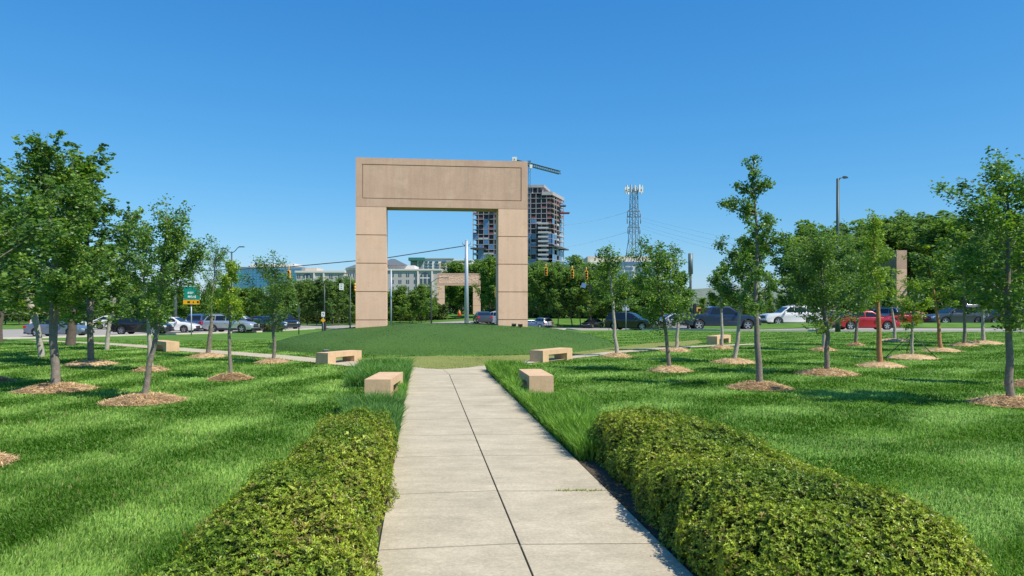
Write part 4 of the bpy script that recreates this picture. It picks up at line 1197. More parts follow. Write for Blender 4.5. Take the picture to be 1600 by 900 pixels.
def car_px(kind, paint, label, cat, p0, p1, d, yaw, dz=0.03, **k):
    """middle of its columns, its distance, heading in degrees (0 = to the right)"""
    x = ((p0 + p1) / 2 - 800) / F * d
    return car(kind, paint, label, cat, (x, d, float(terrain(x, d)) + dz), rad(yaw), **k)
car_px('pickup', 'navy', 'dark navy four door pickup truck driving along the right road', 'pickup truck', 1070, 1179, 58.2, -3)
car_px('suv', 'black', 'black car with chrome grille just right of the large arch, nose turned to the camera', 'car', 949, 1023, 61.5, -27, scale=.88)
car_px('sedan', 'black', 'dark sedan farther off, coming toward the camera, right of the large arch', 'car', 906, 945, 94, -126, scale=.80)
car_px('suv', 'silver', 'silver car half hidden by the right pillar of the large arch', 'car', 827, 864, 95.5, 122, scale=.76)
car_px('sedan', 'blue', 'dark blue car low behind the right pillar of the large arch', 'car', 818, 842, 93, 20, scale=.7)
car_px('sedan', 'slate', 'dark car seen from behind through the large arch', 'car', 742, 766, 88, 100)
car_px('suv', 'white', 'white car partly hidden beside the right pillar inside the large arch', 'car', 766, 786, 92, 140)
car_px('sedan', 'silver', 'silver car with red tail lamps peeping out behind the pickup truck bed', 'car', 1028, 1074, 63.5, 185)
car_px('bigsuv', 'white', 'large white sport utility car beyond the grass median', 'car', 1193, 1276, 69, 181)
car_px('sedan', 'black', 'black car hidden behind the broad round tree beyond the grass median', 'car', 1262, 1325, 70, 180)
car_px('sedan', 'red', 'red sedan on the near side of the right road', 'car', 1303, 1397, 55.6, -2)
car_px('suv', 'bluegrey', 'small dark car seen end on between the two red cars', 'car', 1370, 1392, 73, 115)
car_px('coupe', 'red', 'low red sports car beyond the grass median, half hidden by a sapling', 'car', 1385, 1436, 69, 183)
car_px('suv', 'slate', 'dark slate estate car with a chrome window line, beyond the grass median', 'car', 1446, 1538, 66.5, 182, scale=1.12)
car_px('suv', 'black', 'dark car with red tail lamps following the slate car at far right', 'car', 1532, 1606, 66, 180, scale=1.05)
car_px('bigsuv', 'black', 'black car cut off by the right edge behind the other dark cars', 'car', 1584, 1660, 71, 180)
car_px('suv', 'silver', 'silver car in side view on the left road behind two thin trunks', 'car', 325, 399, 68, -4, clad=True)
car_px('sedan', 'white', 'white sedan on the left road below the green sign', 'car', 232, 308, 67.5, 2)
car_px('suv', 'black', 'black car with a white and red lamp at its tail on the left road', 'car', 183, 262, 63, 0)
car_px('suv', 'blue', 'dark blue car tucked in between the white sedan and the silver car', 'car', 296, 352, 73, 78)
car_px('sedan', 'bluegrey', 'blue grey car on the left road behind the thick pale trunk', 'car', 48, 138, 59, 1)
car_px('sedan', 'maroon', 'maroon car just in front of the nose of the silver car', 'car', 380, 418, 70.5, -12, scale=.86)
car_px('sedan', 'white', 'white car behind the nose of the silver car', 'car', 358, 398, 75, 5)
car_px('sedan', 'navy', 'dark blue sedan between the maroon car and the leading black car', 'car', 396, 434, 73, -35)
car_px('suv', 'black', 'leading black car on the left road, nose to the camera, nearest the mound', 'car', 424, 458, 77, -48)
car_px('sedan', 'white', 'white car far back on the left road, behind the slanting trunk', 'car', 160, 205, 78, 0)
car_px('suv', 'white', 'white car on the left road behind the big black trunk', 'car', 72, 112, 74, 3)

# ------------------------------------------------------------------ street furniture
def pole(mb, x, y, z0, z1, r0, r1, m, n=10):
    mb.tube([(x, y, z0), (x, y, (z0 + z1) / 2), (x, y, z1)], [r0, (r0 + r1) / 2, r1], m, n)
def foot(px, py, d):
    p = at(px, py, d); return Vector((p.x, p.y, float(terrain(p.x, p.y))))
def hz(py, d): return H0 - (py - HY) / F * d
# tall single arm lamp right
p = foot(1309, 518, 52.5); t = thing('street_lamp', 'tall dark street lamp with one short arm, above the right lawn', 'street lamp', p)
h = hz(279, 52.5)
mb = MB(); pole(mb, 0, 0, -.1, h, .14, .10, M['dark_pole']); mb.build('pole', t)
mb = MB(); mb.tube([(0, 0, 0), (0, 0, 1.15), (0, 0, 1.2)], [.19, .17, .11], M['dark_pole'], 10); mb.build('base', t)
mb = MB(); mb.tube([(0, 0, h - .25), (.15, 0, h + .02), (.38, 0, h + .09)], .04, M['dark_pole'], 6); mb.build('arm', t)
mb = MB(); mb.prism([(.34, h + .06), (.40, h + .17), (.62, h + .14), (.72, h + .03), (.5, h + .0)], -.11, .11, M['dark_pole'], 'y'); mb.build('lamp_head', t)
# twin arm lamp left
p = foot(362, 520, 72); t = thing('street_lamp', 'dark street lamp with two raised arms above the left road', 'street lamp', p)
h = hz(393, 72) - p.z
mb = MB(); pole(mb, 0, 0, -.1, h, .10, .07, M['dark_pole']); mb.build('pole', t)
for s, dx, dzv in ((-1, .72, .30), (1, .95, .46)):
    mb = MB(); mb.tube([(0, 0, h - .15), (s * .3, 0, h + .02), (s * .6 * dx, 0, h + dzv * .75), (s * dx * .8, 0, h + dzv)], .035, M['dark_pole'], 6); mb.build('arm', t)
    mb = MB(); mb.box((s * (dx * .8 + .22), 0, h + dzv), (.5, .24, .09), M['dark_pole']); mb.build('lamp_head', t, bevel=.02)
def lamp(px, py, top, d, arm, label):
    p = foot(px, py, d); t = thing('street_lamp', label, 'street lamp', p); h = hz(top, d) - p.z
    mb = MB(); pole(mb, 0, 0, -.1, h, .11, .07, M['dark_pole']); mb.build('pole', t)
    mb = MB(); mb.tube([(0, 0, h - .1), (arm * .4, 0, h + .4 * abs(arm) * .55), (arm * .8, 0, h + .5 * abs(arm) * .6), (arm, 0, h + .5 * abs(arm) * .55)], .04, M['dark_pole'], 6); mb.build('arm', t)
    mb = MB(); mb.box((arm + .2 * (1 if arm > 0 else -1), 0, h + .27 * abs(arm)), (.55, .25, .1), M['dark_pole']); mb.build('lamp_head', t)
lamp(674, 500, 440, 92, 1.7, 'thin dark street lamp reaching over the distant carved arch')
lamp(507, 508, 444, 90, -1.2, 'thin dark street lamp in front of the dark grove left of the arch')
# steel poles
def steel(label, px, py, top, d, r0, r1, m, name='utility_pole', cat='utility pole', cap=True):
    p = foot(px, py, d); t = thing(name, label, cat, p); h = hz(top, d) - p.z
    mb = MB(); pole(mb, 0, 0, -.15, h, r0, r1, m, 14); mb.build('pole', t)
    if cap:
        mb = MB(); mb.tube([(0, 0, h), (0, 0, h + .12)], [r1 * .8, r1 * .3], m, 10)
        for s in (-1, 1): mb.tube([(0, 0, h - .5), (s * .35, 0, h - .35), (s * .42, 0, h - .1)], .03, M['lattice'], 5)
        mb.build('cap', t)
    return t
steel('thick pale blue grey steel pole seen through the large arch', 729, 503, 376, 70, .225, .15, M['galv'])
steel('thinner pale steel pole just inside the left pillar of the arch', 611, 503, 421, 72, .085, .075, M['galv'], cap=False)
steel('grey steel pole among the crowns of the left trees', 274, 520, 384, 74, .17, .15, M['grey_pole'], cap=False)
t = steel('thick dark green steel pole cut square at the top, behind the pickup truck', 1079, 505, 415, 66, .11, .11, M['dark_pole'], cap=False)
p_ = foot(1079, 505, 66); h1, h2 = hz(416, 66), hz(389, 66)
mb = MB(); mb.tube([(0, 0, h1 - .3), (0, 0, h2)], .215, M['grey_pole'], 14); mb.build('sleeve', t)
mb = MB(); mb.box((.34, -.1, hz(477, 66)), (.3, .3, 1.1), M['black']); mb.build('signal_head', t, bevel=.03)
# traffic signals hung on span wires
def signal(label, px, top, bot, d, rz=0, dark=False):
    zt, zb = hz(top, d), hz(bot, d); x = (px - 800) / F * d
    t = thing('traffic_signal', label, 'traffic signal', (x, d, zb), rz, 'traffic signals over the crossing'); h = zt - zb
    m = M['signal'] if not dark else M['black']
    mb = MB(); mb.box((0, 0, h * .46), (h * .33, h * .22, h * .9), m); mb.build('housing', t, bevel=h * .03)
    for k in range(3):
        z = h * (.76 - .29 * k)
        mb = MB(); n = 14; r = h * .125
        mb.tube([(0, -h * .10, z), (0, -h * .28, z)], r, m, n, cap=False); mb.build('visor', t)
        mb = MB(); mb.tube([(0, -h * .10, z), (0, -h * .125, z)], r * .8, M['black'], n); mb.build('lens', t)
    mb = MB(); mb.tube([(0, 0, h * .9), (0, 0, h * 1.3)], h * .045, m, 6); mb.build('hanger', t)
signal('yellow traffic signal nearest the right pillar of the large arch', 853, 417, 431, 66)
signal('middle yellow traffic signal of the three right of the large arch', 894, 420, 435, 66)
signal('rightmost yellow traffic signal of the three right of the large arch', 916, 422, 437, 66)
signal('small dark traffic signal seen from behind below the rightmost yellow one', 922, 443, 455, 92, PI, True)
signal('yellow traffic signal against the inner edge of the right pillar', 776, 447, 464, 82, .9)
signal('yellow traffic signal over the even egg shaped tree', 451.5, 421, 438, 70)
signal('yellow traffic signal at the left lamp post, half lost in leaves', 364, 424, 438, 71)
signal('yellow traffic signal peeping out left of the left pillar', 557, 441, 456, 80, -.8)
# span wires
def wire(label, pts, r, m, sag=.0, grp=None):
    P = []
    for a, b_ in zip(pts, pts[1:]):
        for k in range(12):
            f = k / 12; q = a.lerp(b_, f); q.z -= sag * 4 * f * (1 - f); P.append(q)
    P.append(pts[-1]); mb = MB(); mb.tube(P, r, m, 5)
    o = mb.build('overhead_wire', fix=False); tag(o, label, 'wire', grp or 'overhead wires')
wire('black span wire rising from the left road to the pale steel pole', [at(274, 425, 74), at(452, 417, 71), at(604, 403, 70.5), at(727, 384, 70)], .045, M['wire'])
wire('second thinner wire strung just below the left span wire', [at(274, 408, 74), at(330, 414, 74), at(452, 424, 71)], .022, M['wire'])
wire('span wire from the pale steel pole across to the thick dark green pole', [at(731, 384, 70), at(853, 414, 66), at(916, 420, 66), at(1078, 410, 66)], .018, M['wire'])
for q, (a, b_, m_) in enumerate((((860, 391, 230), (1000, 356, 220), 'pale_wire'), ((880, 352, 230), (980, 331, 220), 'pale_wire'),
        ((1002, 340, 220), (1240, 389, 150), 'wire'), ((1002, 345, 220), (1240, 400, 150), 'wire'), ((1002, 352, 220), (1240, 408, 150), 'wire'), ((1003, 357, 220), (1240, 418, 150), 'wire'))):
    wire(['pale power line sloping up to the waist of the lattice tower', 'pale power line sloping up to the upper arms of the lattice tower', 'topmost thin power line running right from the lattice tower', 'second thin power line from the top, right of the lattice tower', 'third thin power line from the top, right of the lattice tower', 'lowest thin power line running right from the lattice tower'][q],
         [at(*a), at(*b_)], .035 if q < 2 else .013, M[m_], .6)
# guide sign
d = 62; p = foot(299, 521, d); t = thing('guide_sign', 'green guide sign over a yellow panel on a thin post, left road', 'road sign', p)
zz = lambda y: hz(y, d) - p.z
mb = MB(); mb.tube([(0, 0, -.1), (0, 0, zz(470))], .05, M['galv'], 8); mb.build('post', t)
x0, x1 = (287 - 299) / F * d, (314 - 299) / F * d
mb = MB(); mb.box(((x0 + x1) / 2, -.09, (zz(447) + zz(468)) / 2), (x1 - x0, .05, zz(447) - zz(468)), M['white']); gp_ = mb.build('panel', t, bevel=.02)
mb = MB(); mb.box(((x0 + x1) / 2, -.118, (zz(447) + zz(468)) / 2), (x1 - x0 - .07, .012, zz(447) - zz(468) - .07), M['sign_green'])
wr2 = random.Random(3)
for yy, xs_, hh_ in ((457.5, [(-.42, .05), (-.3, .08), (-.16, .05), (-.05, .08), (.12, .06)], .2), (463.5, [(-.34, .1), (-.2, .12), (-.04, .05), (.12, .09), (.26, .06), (.38, .08)], .22)):
    for xx, ww in xs_:
        mb.box(((x0 + x1) / 2 + xx * .8, -.127, zz(yy)), (ww, .006, hh_ * (.7 + .3 * wr2.random())), M['white'])
mb.build('face', gp_)
mb = MB(); mb.box(((x0 + x1) / 2 - .05, -.09, (zz(468.6) + zz(475.5)) / 2), (x1 - x0 - .1, .05, zz(468.6) - zz(475.5)), M['sign_yellow'])
mb.prism([(-.06 + .22, zz(472.6)), (.22, zz(470.2)), (.28, zz(472.6)), (.22, zz(474))], -.122, -.114, M['black'], 'y')
for xx, ww in ((-.38, .07), (-.29, .06), (-.2, .07), (.72, .08), (.62, .07)): mb.box((xx * .8 + .06, -.119, zz(472)), (ww, .008, .16), M['black'])
mb.build('yellow_panel', t)
# small signs
d = 66; p = foot(505, 513, d); t = thing('road_sign', 'white sign over a small yellow diamond, left of the mound', 'road sign', p)
z = lambda y: hz(y, d) - p.z
mb = MB(); mb.tube([(0, 0, -.1), (0, 0, z(487))], .035, M['galv'], 6); mb.build('post', t)
mb = MB(); mb.box((0, -.05, z(491)), (.30, .02, .42), M['white'])
mb.tube([(-.06, -.065, z(490)), (.04, -.065, z(489)), (.06, -.065, z(491)), (-.02, -.065, z(493))], .022, M['black'], 4); mb.build('white_panel', t)
mb = MB(); mb.box((0.0, -.05, z(500.5)), (.30, .02, .30), M['sign_yellow'], M=Matrix.Rotation(PI / 4, 4, 'Y')); mb.build('diamond_panel', t)
mb = MB(); mb.bx(-.16, .18, .1, .4, -.05, z(503), M['plastic']); mb.build('cabinet', t, bevel=.02)
d = 64; zc = hz(448, d); x = (533.5 - 800) / F * d
t = thing('hanging_sign', 'white rectangular sign hung over the road left of the left pillar', 'road sign', (x, d, zc))
mb = MB(); mb.box((0, 0, 0), (.38, .03, .56), M['white']); 
for k in range(3): mb.box((0, -.018, .16 - .15 * k), (.16, .006, .05), M['grey_pole'])
mb.build('panel', t)
mb = MB(); mb.tube([(0, .02, .26), (0, .02, .9)], .02, M['wire'], 5); mb.build('hanger', t)
mb = MB(); mb.tube([(0, .03, .9), (.75, .03, .9), (.75, .03, -3.8)], [.02, .05, .07], M['grey_pole'], 6); mb.build('post', t)
d = 55; p = foot(978, 519, d); t = thing('road_sign', 'two pale sign backs on a galvanised post in front of the black car', 'road sign', p)
mb = MB(); mb.tube([(0, 0, -.1), (0, 0, hz(468, d))], .03, M['galv'], 6); mb.build('post', t)
for xx in (-.14, .14):
    mb = MB(); mb.box((xx, .03 , hz(480.5, d)), (.24, .02, .42), M['galv']); mb.build('panel', t)
d = 68; p = foot(951.5, 512, d); t = thing('road_sign', 'small white sign with a black turn arrow behind the black car', 'road sign', p)
mb = MB(); mb.tube([(0, 0, -.1), (0, 0, hz(483, d))], .03, M['galv'], 6); mb.build('post', t)
mb = MB(); mb.box((0, -.05, hz(488, d)), (.34, .02, .42), M['white']); mb.tube([(-.08, -.065, hz(490, d)), (-.08, -.065, hz(487, d)), (.08, -.065, hz(487, d)), (.08, -.065, hz(489, d))], .025, M['black'], 4); mb.build('panel', t)
d = 90; p = foot(1090, 498, d); t = thing('warning_cabinet', 'yellow box on yellow legs behind the pickup truck bed', 'yellow box', p)
mb = MB(); mb.bx(-.5, .3, -.3, .3, hz(482, d), hz(475.5, d), M['signal']); mb.bx(-.05, .45, -.32, -.3, hz(481.5, d), hz(477, d), M['black']); mb.build('box', t, bevel=.03)
for xx in (-.4, .25):
    mb = MB(); mb.bx(xx - .05, xx + .05, -.05, .05, -.1, hz(482, d), M['signal']); mb.build('leg', t)
d = 86; x = (912 - 800) / F * d; mb = MB(); mb.box((0, 0, 0), (.55, .04, .55), mat('blue_panel', (.10, .20, .38), .5), M=Matrix.Rotation(.3, 4, 'Y'))
t = thing('street_name_sign', 'small blue grey square panel under the traffic signals', 'road sign', (x, d, hz(446, d))); mb.build('panel', t)
mb = MB(); mb.tube([(0, .03, .3), (0, .03, 1.6)], .025, M['wire'], 5); mb.build('hanger', t)
d = 64; p = foot(467, 518, d); t = thing('sign_post', 'thin dark green post with a small plate, left of the mound', 'post', p)
mb = MB(); mb.tube([(0, 0, -.1), (0, 0, hz(478, d) - p.z)], .045, M['dark_pole'], 7); mb.build('post', t)
mb = MB(); mb.box((0, -.06, hz(484, d) - p.z), (.26, .04, .5), M['dark_pole']); mb.build('plate', t)
# traffic cone far off
d = 128; p = at(718, 491, d); t = thing('traffic_cone', 'orange traffic cone on the grass beneath the distant carved arch', 'traffic cone', (p.x, p.y, .15))
mb = MB(); mb.tube([(0, 0, .05), (0, 0, .55), (0, 0, 1.0)], [.36, .2, .06], M['cone'], 12); mb.build('cone', t)
mb = MB(); mb.bx(-.5, .5, -.5, .5, -.02, .06, M['cone']); mb.build('base', t)
# floodlights on the mound and behind the benches
def flood(label, loc, rz, s=1.0):
    t = thing('floodlight', label, 'floodlight', loc, rz, 'ground floodlights lighting the arch'); t.scale = (s,) * 3
    mb = MB(); mb.tube([(0, 0, -.1), (0, 0, .12)], .03, M['black'], 6); mb.build('stake', t)
    mb = MB(); mb.box((0, 0, .2), (.34, .22, .14), M['black'], M=Matrix.Rotation(.5, 4, 'X')); mb.build('housing', t, bevel=.02)
    mb = MB(); mb.box((0, .07, .275), (.28, .16, .01), M['lamp'], M=Matrix.Rotation(.5, 4, 'X')); mb.build('lens', t)
for px_, l_ in ((803, 'left one of two small lamps at the foot of the right pillar'), (813, 'right one of two small lamps at the foot of the right pillar')):
    p = at(px_, 0, 32.9); flood(l_, (p.x, p.y, float(mound_z(p.x, p.y))), 0, .6)
for px_, d_, l_ in ((509, 26.3, 'small black floodlight just behind the bench left of the mound'), (884, 27.6, 'small black floodlight just behind the bench right of the mound')):
    p = at(px_, 0, d_); flood(l_, (p.x, p.y, max(0, float(mound_z(p.x, p.y))) + .06), 0, .6)

# ------------------------------------------------------------------ distant buildings
B = {'hotel': mat('hotel_wall', (0.44, 0.42, 0.42), .9, var=.05, vscale=.1), 'cream': mat('cream_trim', (0.66, 0.61, 0.58), .8), 'slate': mat('slate_roof', (0.10, 0.13, 0.15), .8),
     'white': mat('white_panel', (0.74, 0.73, 0.71), .7), 'tan': mat('tan_panel', (0.52, 0.42, 0.34), .8), 'grey': mat('grey_panel', (0.28, 0.30, 0.32), .7),
     'pane': mat('window_pane', (0.05, 0.075, 0.10), .12, spec=.8), 'bluepane': mat('blue_curtain_glass', (0.05, 0.22, 0.38), .15, spec=.9), 'teal': mat('teal_mark', (0.0, 0.42, 0.40), .5),
     'wrap': mat('wrapped_panel', (0.40, 0.43, 0.47), .6), 'dkgreen': mat('dark_green_roof', (0.03, 0.16, 0.14), .6), 'slab': mat('raw_concrete', (0.36, 0.345, 0.37), .9, var=.1, vscale=.3), 'net': mat('red_netting', (0.22, 0.06, 0.075), .9),
     'dark': mat('dark_interior', (0.075, 0.072, 0.10), .9), 'tglass': mat('tower_glass', (0.075, 0.17, 0.34), .2, spec=.9), 'beige': mat('beige_parapet', (0.55, 0.48, 0.40), .9)}
def face_windows(t, x0, x1, y, rows, z0, fl, n, w, h, m, name='window'):
    for r in range(rows):
        for k in range(n):
            xc = x0 + (x1 - x0) * (k + .5) / n; zc = z0 + fl * (r + .5)
            mb = MB(); mb.bx(xc - w / 2, xc + w / 2, y - .06, y + .2, zc - h / 2, zc + h / 2, m)
            mb.bx(xc - .06, xc + .06, y - .09, y - .055, zc - h / 2, zc + h / 2, B['white'])
            mb.build(name, t)
def arch_window(t, xc, y, zb, w, h):
    n = 16; P = [(xc - w / 2, zb), (xc + w / 2, zb)] + [(xc + w / 2 * math.cos(PI * k / n), zb + h - w / 2 + w / 2 * math.sin(PI * k / n)) for k in range(n + 1)]
    mb = MB(); mb.prism(P, y - .05, y + .2, B['pane'], 'y')
    for xx in (-w * .2, w * .2): mb.bx(xc + xx - .12, xc + xx + .12, y - .1, y - .055, zb, zb + h - .9, B['white'])
    mb.bx(xc - w / 2, xc + w / 2, y - .11, y - .054, zb + h * .48, zb + h * .56, B['white'])
    mb.build('arched_window', t)
# hotel
D = 330; K = D / F
X_ = lambda px: (px - 800) * K
Z_ = lambda py: H0 - (py - HY) * K
t = thing('hotel', 'long pale hotel with arched windows and dark hipped roof behind the arch', 'building', (X_(600), D, 0))
cx = X_(600)
def hb(name, px0, px1, pyt, y0, y1, m, z0=-2):
    mb = MB(); mb.bx(X_(px0) - cx, X_(px1) - cx, y0, y1, z0, Z_(pyt), m); return mb.build(name, t)
hb('wall', 463, 538, 426, 0, 16, B['hotel']); hb('wall', 538, 606, 421, 3, 18, B['hotel']); hb('wall', 600, 690, 423, -2, 16, B['hotel']); hb('wall', 690, 737, 425, 2, 16, B['hotel'])
def trim(px0, px1, pya, pyb, y0, y1, m=None):
    mb = MB(); mb.bx(X_(px0) - cx, X_(px1) - cx, y0, y1, Z_(pyb), Z_(pya), m or B['cream']); mb.build('cornice', t)
trim(461, 539, 423, 426, -.6, 16.4); trim(599, 691, 420.5, 423, -2.6, 16.4); trim(690, 738, 422.5, 425, 1.4, 16.5); trim(604, 646, 414, 420.5, 4, 20); trim(537, 600, 418.5, 421, 2.4, 18.4)
trim(474, 492, 418, 423, 3, 15, B['beige'])
mb = MB(); xa, xb = X_(590) - cx, X_(634) - cx
za, zt = Z_(414), Z_(402)
mb.add([(xa, 2, za), (xb, 2, za), (xb, 24, za), (xa, 24, za), (xa + 4, 11, zt), (xa + 6, 11, zt)], [(0, 1, 5, 4), (1, 2, 5), (2, 3, 4, 5), (3, 0, 4), (0, 1, 2, 3)], B['slate']); mb.build('roof', t)
mb = MB(); xa, xb = X_(538) - cx, X_(575) - cx; za, zt = Z_(418.5), Z_(409)
mb.add([(xa, 2, za), (xb, 2, za), (xb, 20, za), (xa, 20, za), ((xa + xb) / 2 - 1, 11, zt), ((xa + xb) / 2 + 1, 11, zt)], [(0, 1, 5, 4), (1, 2, 5), (2, 3, 4, 5), (3, 0, 4), (0, 1, 2, 3)], B['slate']); mb.build('roof', t)
fl = 10.4 * K
for (p0, p1, yy, n_, tops) in ((496, 538, 0, 3, 430), (464, 470, 0, 1, 430), (608, 656, -2, 4, 428), (540, 556, 3, 2, 428), (692, 734, 2, 3, 430)):
    face_windows(t, X_(p0) - cx, X_(p1) - cx, yy, 3, Z_(tops) - 3 * fl + .9, fl, n_, 1.35, 1.7, B['pane'])
arch_window(t, X_(480) - cx, 0, Z_(446), 4.1, 5.4); arch_window(t, X_(665) - cx, -2, Z_(444), 4.6, 5.2)
for pxx in (491, 506, 654, 676): 
    mb = MB(); mb.bx(X_(pxx - 1.2) - cx, X_(pxx + 1.2) - cx, -2.6 if pxx > 600 else -.5, 0, -1, Z_(424), B['cream']); mb.build('pilaster', t)
# white apartments
D = 420; K = D / F; cx = X_(688)
t = thing('apartment_building', 'white flat roofed apartment block with a green corner roof, seen through the arch', 'building', (cx, D, 0))
hb('wall', 652, 708, 405, 0, 16, B['white']); hb('wall', 706, 738, 407, 1, 16, B['white']); hb('wall', 641, 653, 408, 1, 16, B['grey'])
trim(651, 709, 403.5, 405, -.5, 16.5, B['grey']); trim(706, 739, 405.5, 407, .5, 16.5, B['white'])
trim(639, 664, 402.8, 407.5, -2.5, 15, B['dkgreen'])
for p0, p1, pa, pb, m_ in ((654, 661, 409, 430, 'grey'), (686, 697, 411, 430, 'tan'), (697, 704, 404.5, 412, 'grey'), (700, 707, 412, 430, 'tan'), (708, 722, 412, 430, 'beige')):
    mb = MB(); mb.bx(X_(p0) - cx, X_(p1) - cx, -.35, .1, Z_(pb), Z_(pa), B[m_]); mb.build('facade_panel', t)
for yy in (409.5, 414, 418.5, 423):
    for p0, w_ in ((664, 4.5), (671, 4.5), (680, 5), (690, 6), (709, 7), (722, 5), (731, 4)):
        mb = MB(); mb.bx(X_(p0) - cx, X_(p0 + w_) - cx, -.55, .3, Z_(yy + 1.4), Z_(yy - 1), B['pane']); mb.build('window', t)
# blue glass office left
D = 400; K = D / F; cx = X_(415)
t = thing('glass_office', 'blue glass office block with a white rooftop box, left of the arch', 'building', (cx, D, 0))
hb('wall', 364, 472, 417, 0, 22, B['grey'])
hb('rooftop_box', 385, 456, 411, 5, 20, B['white'], z0=Z_(418))
for r in range(9):
    for k in range(18):
        mb = MB(); a = 365 + k * 5.9; mb.bx(X_(a + .35) - cx, X_(a + 5.5) - cx, -.15, .1, Z_(423.3 + r * 4.3), Z_(419.4 + r * 4.3), B['bluepane']); mb.build('window', t)
mb = MB()
for q, (xx, zz_) in enumerate(((371, 430), (373, 431), (375.5, 429.5), (377, 430.5))): mb.box((X_(xx) - cx, -.25, Z_(zz_)), (.9, .12, .9 + .3 * (q % 2)), B['teal'], M=Matrix.Rotation(.6, 4, 'Y'))
mb.build('wall_mark', t)
# white banded office right
D = 350; K = D / F; cx = X_(975)
t = thing('banded_office', 'white office block with long blue window bands behind the lattice tower', 'building', (cx, D, 0))
hb('wall', 922, 1032, 408.5, 0, 22, B['white'])
hb('parapet', 919, 1018, 400, 2.5, 24, B['beige'])
mb = MB(); mb.bx(X_(963) - cx, X_(1033) - cx, -.3, .2, Z_(413.6), Z_(409), B['tglass']); mb.build('window_band', t)
for r in range(6):
    for p0, p1 in ((963, 974), (977, 989), (993, 1011), (1014, 1029), (930, 944), (947, 960)):
        mb = MB(); mb.bx(X_(p0) - cx, X_(p1) - cx, -.25, .2, Z_(421 + r * 6.4), Z_(417.2 + r * 6.4), B['tglass']); mb.build('window', t)
# tower under construction
D = 500; K = D / F; cx = X_(800)
t = thing('tower_block', 'unfinished high rise with bare floors above and blue glass below', 'building', (cx, D, 0))
xl, xc_, xr = X_(739) - cx, X_(862) - cx, X_(879) - cx
yd = 22.0                                        # how far the right side runs back
foot_poly = [(xl, 0), (xc_, -6), (xr + 2.4, yd), (xl + 6, yd + 6)]
inset = [(xl + 2.2, 2.2), (xc_ - 2.0, -3.6), (xr - .2, yd - 2), (xl + 8, yd + 3)]
ztop = Z_(303); nf = 22; fh = 3.42; rngB = random.Random(9)
mb = MB(); mb.prism(inset, -2, ztop - 1, B['dark']); mb.build('core', t)
for k in range(nf + 6):
    z = ztop - k * fh
    if z < 2: break
    mb = MB(); mb.prism(foot_poly, z - .34, z, B['slab']); mb.build('floor_slab', t)
def lerp2(a, b_, f): return (a[0] + (b_[0] - a[0]) * f, a[1] + (b_[1] - a[1]) * f)
for side, n_ in ((0, 15), (1, 5)):
    a, b_ = foot_poly[side], foot_poly[side + 1]
    for k in range(n_ + 1):
        q = lerp2(a, b_, k / n_)
        mb = MB(); mb.box((q[0] * .995, q[1] + .35, ztop / 2), (.34 if k not in (0, n_) else .6, .4, ztop - .6), B['slab']); mb.build('column', t)
    for fl_ in range(nf + 4):
        z = ztop - fl_ * fh - .45
        if z < 4: break
        for k in range(n_):
            q0, q1 = lerp2(a, b_, (k + .08) / n_), lerp2(a, b_, (k + .92) / n_)
            fz = (ztop - z) / ztop
            r_ = rngB.random()
            if fz > .50 and r_ < (.75 if fz > .55 else .5): m_ = B['tglass']
            elif fz > .70 and fz < .72: continue
            elif fz > .73: m_ = B['tglass'] if r_ < .9 else B['wrap']
            elif fz < .32 and r_ < .34: m_ = B['net']
            elif .2 < fz < .6 and r_ > .86: m_ = B['wrap']
            elif fz > .2 and r_ < .45: m_ = B['tglass']
            else: continue
            hh_ = fh * (.95 if m_ is B['tglass'] else .33)
            mb = MB(); dy_ = .12
            mb.add([(q0[0], q0[1] + dy_, z - fh + .5), (q1[0], q1[1] + dy_, z - fh + .5), (q1[0], q1[1] + dy_, z - fh + .5 + hh_ - .1), (q0[0], q0[1] + dy_, z - fh + .5 + hh_ - .1)], [(0, 1, 2, 3)], m_)
            PANES = globals().setdefault('PANES', {}); PANES.setdefault(m_.name, []).append(mb)
for nm, lst in PANES.items():
    kind_ = {'tower_glass': 'glazing', 'red_netting': 'safety_netting', 'wrapped_panel': 'wrapped_panel'}[nm]
    lst.sort(key=lambda q: (min(v[2] for v in q.v) < 28))
    for q in lst[:95]: q.build(kind_, t, fix=False)
    if lst[95:]:
        big = MB()
        for q in lst[95:]: big.add(q.v, q.f, q.mats[0])
        big.build(kind_, t, fix=False)['kind'] = 'stuff'
for pa, pb in ((840, 856),):
    for r in range(11):
        zc = Z_(352 + r * 6.85)
        mb = MB(); mb.bx(X_(pa) - cx, X_(pb) - cx, -9, -5.5, zc - .35, zc, B['slab']); mb.bx(X_(pa) - cx, X_(pb) - cx, -9.05, -8.95, zc, zc + .9, B['wrap']); mb.build('balcony', t)
mb = MB(); mb.bx(X_(800) - cx, X_(848) - cx, 1, 20, ztop - .1, Z_(297), B['dark']); mb.prism([(X_(796) - cx, -1), (X_(850) - cx, -2.5), (X_(862) - cx, 20), (X_(800) - cx, 22)], Z_(293.5), Z_(289.5), B['slab'])
for k in range(7): mb.box((X_(800 + k * 8) - cx, -.6, (Z_(303) + Z_(293)) / 2), (.8, .8, Z_(294) - ztop), B['slab'])
mb.build('penthouse', t)
mb = MB(); mb.prism([(X_(846) - cx, -6.2), (xc_ + .3, -6.3), (xr + 2.7, yd), (X_(848) - cx, yd)], ztop - 1.6, ztop + .6, B['slab']); mb.build('parapet', t)
mb = MB(); mb.prism([(X_(826) - cx, -8), (xc_ + 2.5, -9), (xr + 6, yd), (xr, yd)], Z_(387.5), Z_(385.5), B['dark']); mb.build('canopy_deck', t)
mb = MB(); mb.prism([(X_(735) - cx, -3), (X_(760) - cx, -3.5), (X_(760) - cx, 4), (X_(736) - cx, 4)], Z_(389), Z_(387.5), B['dark']); mb.build('canopy_deck', t)
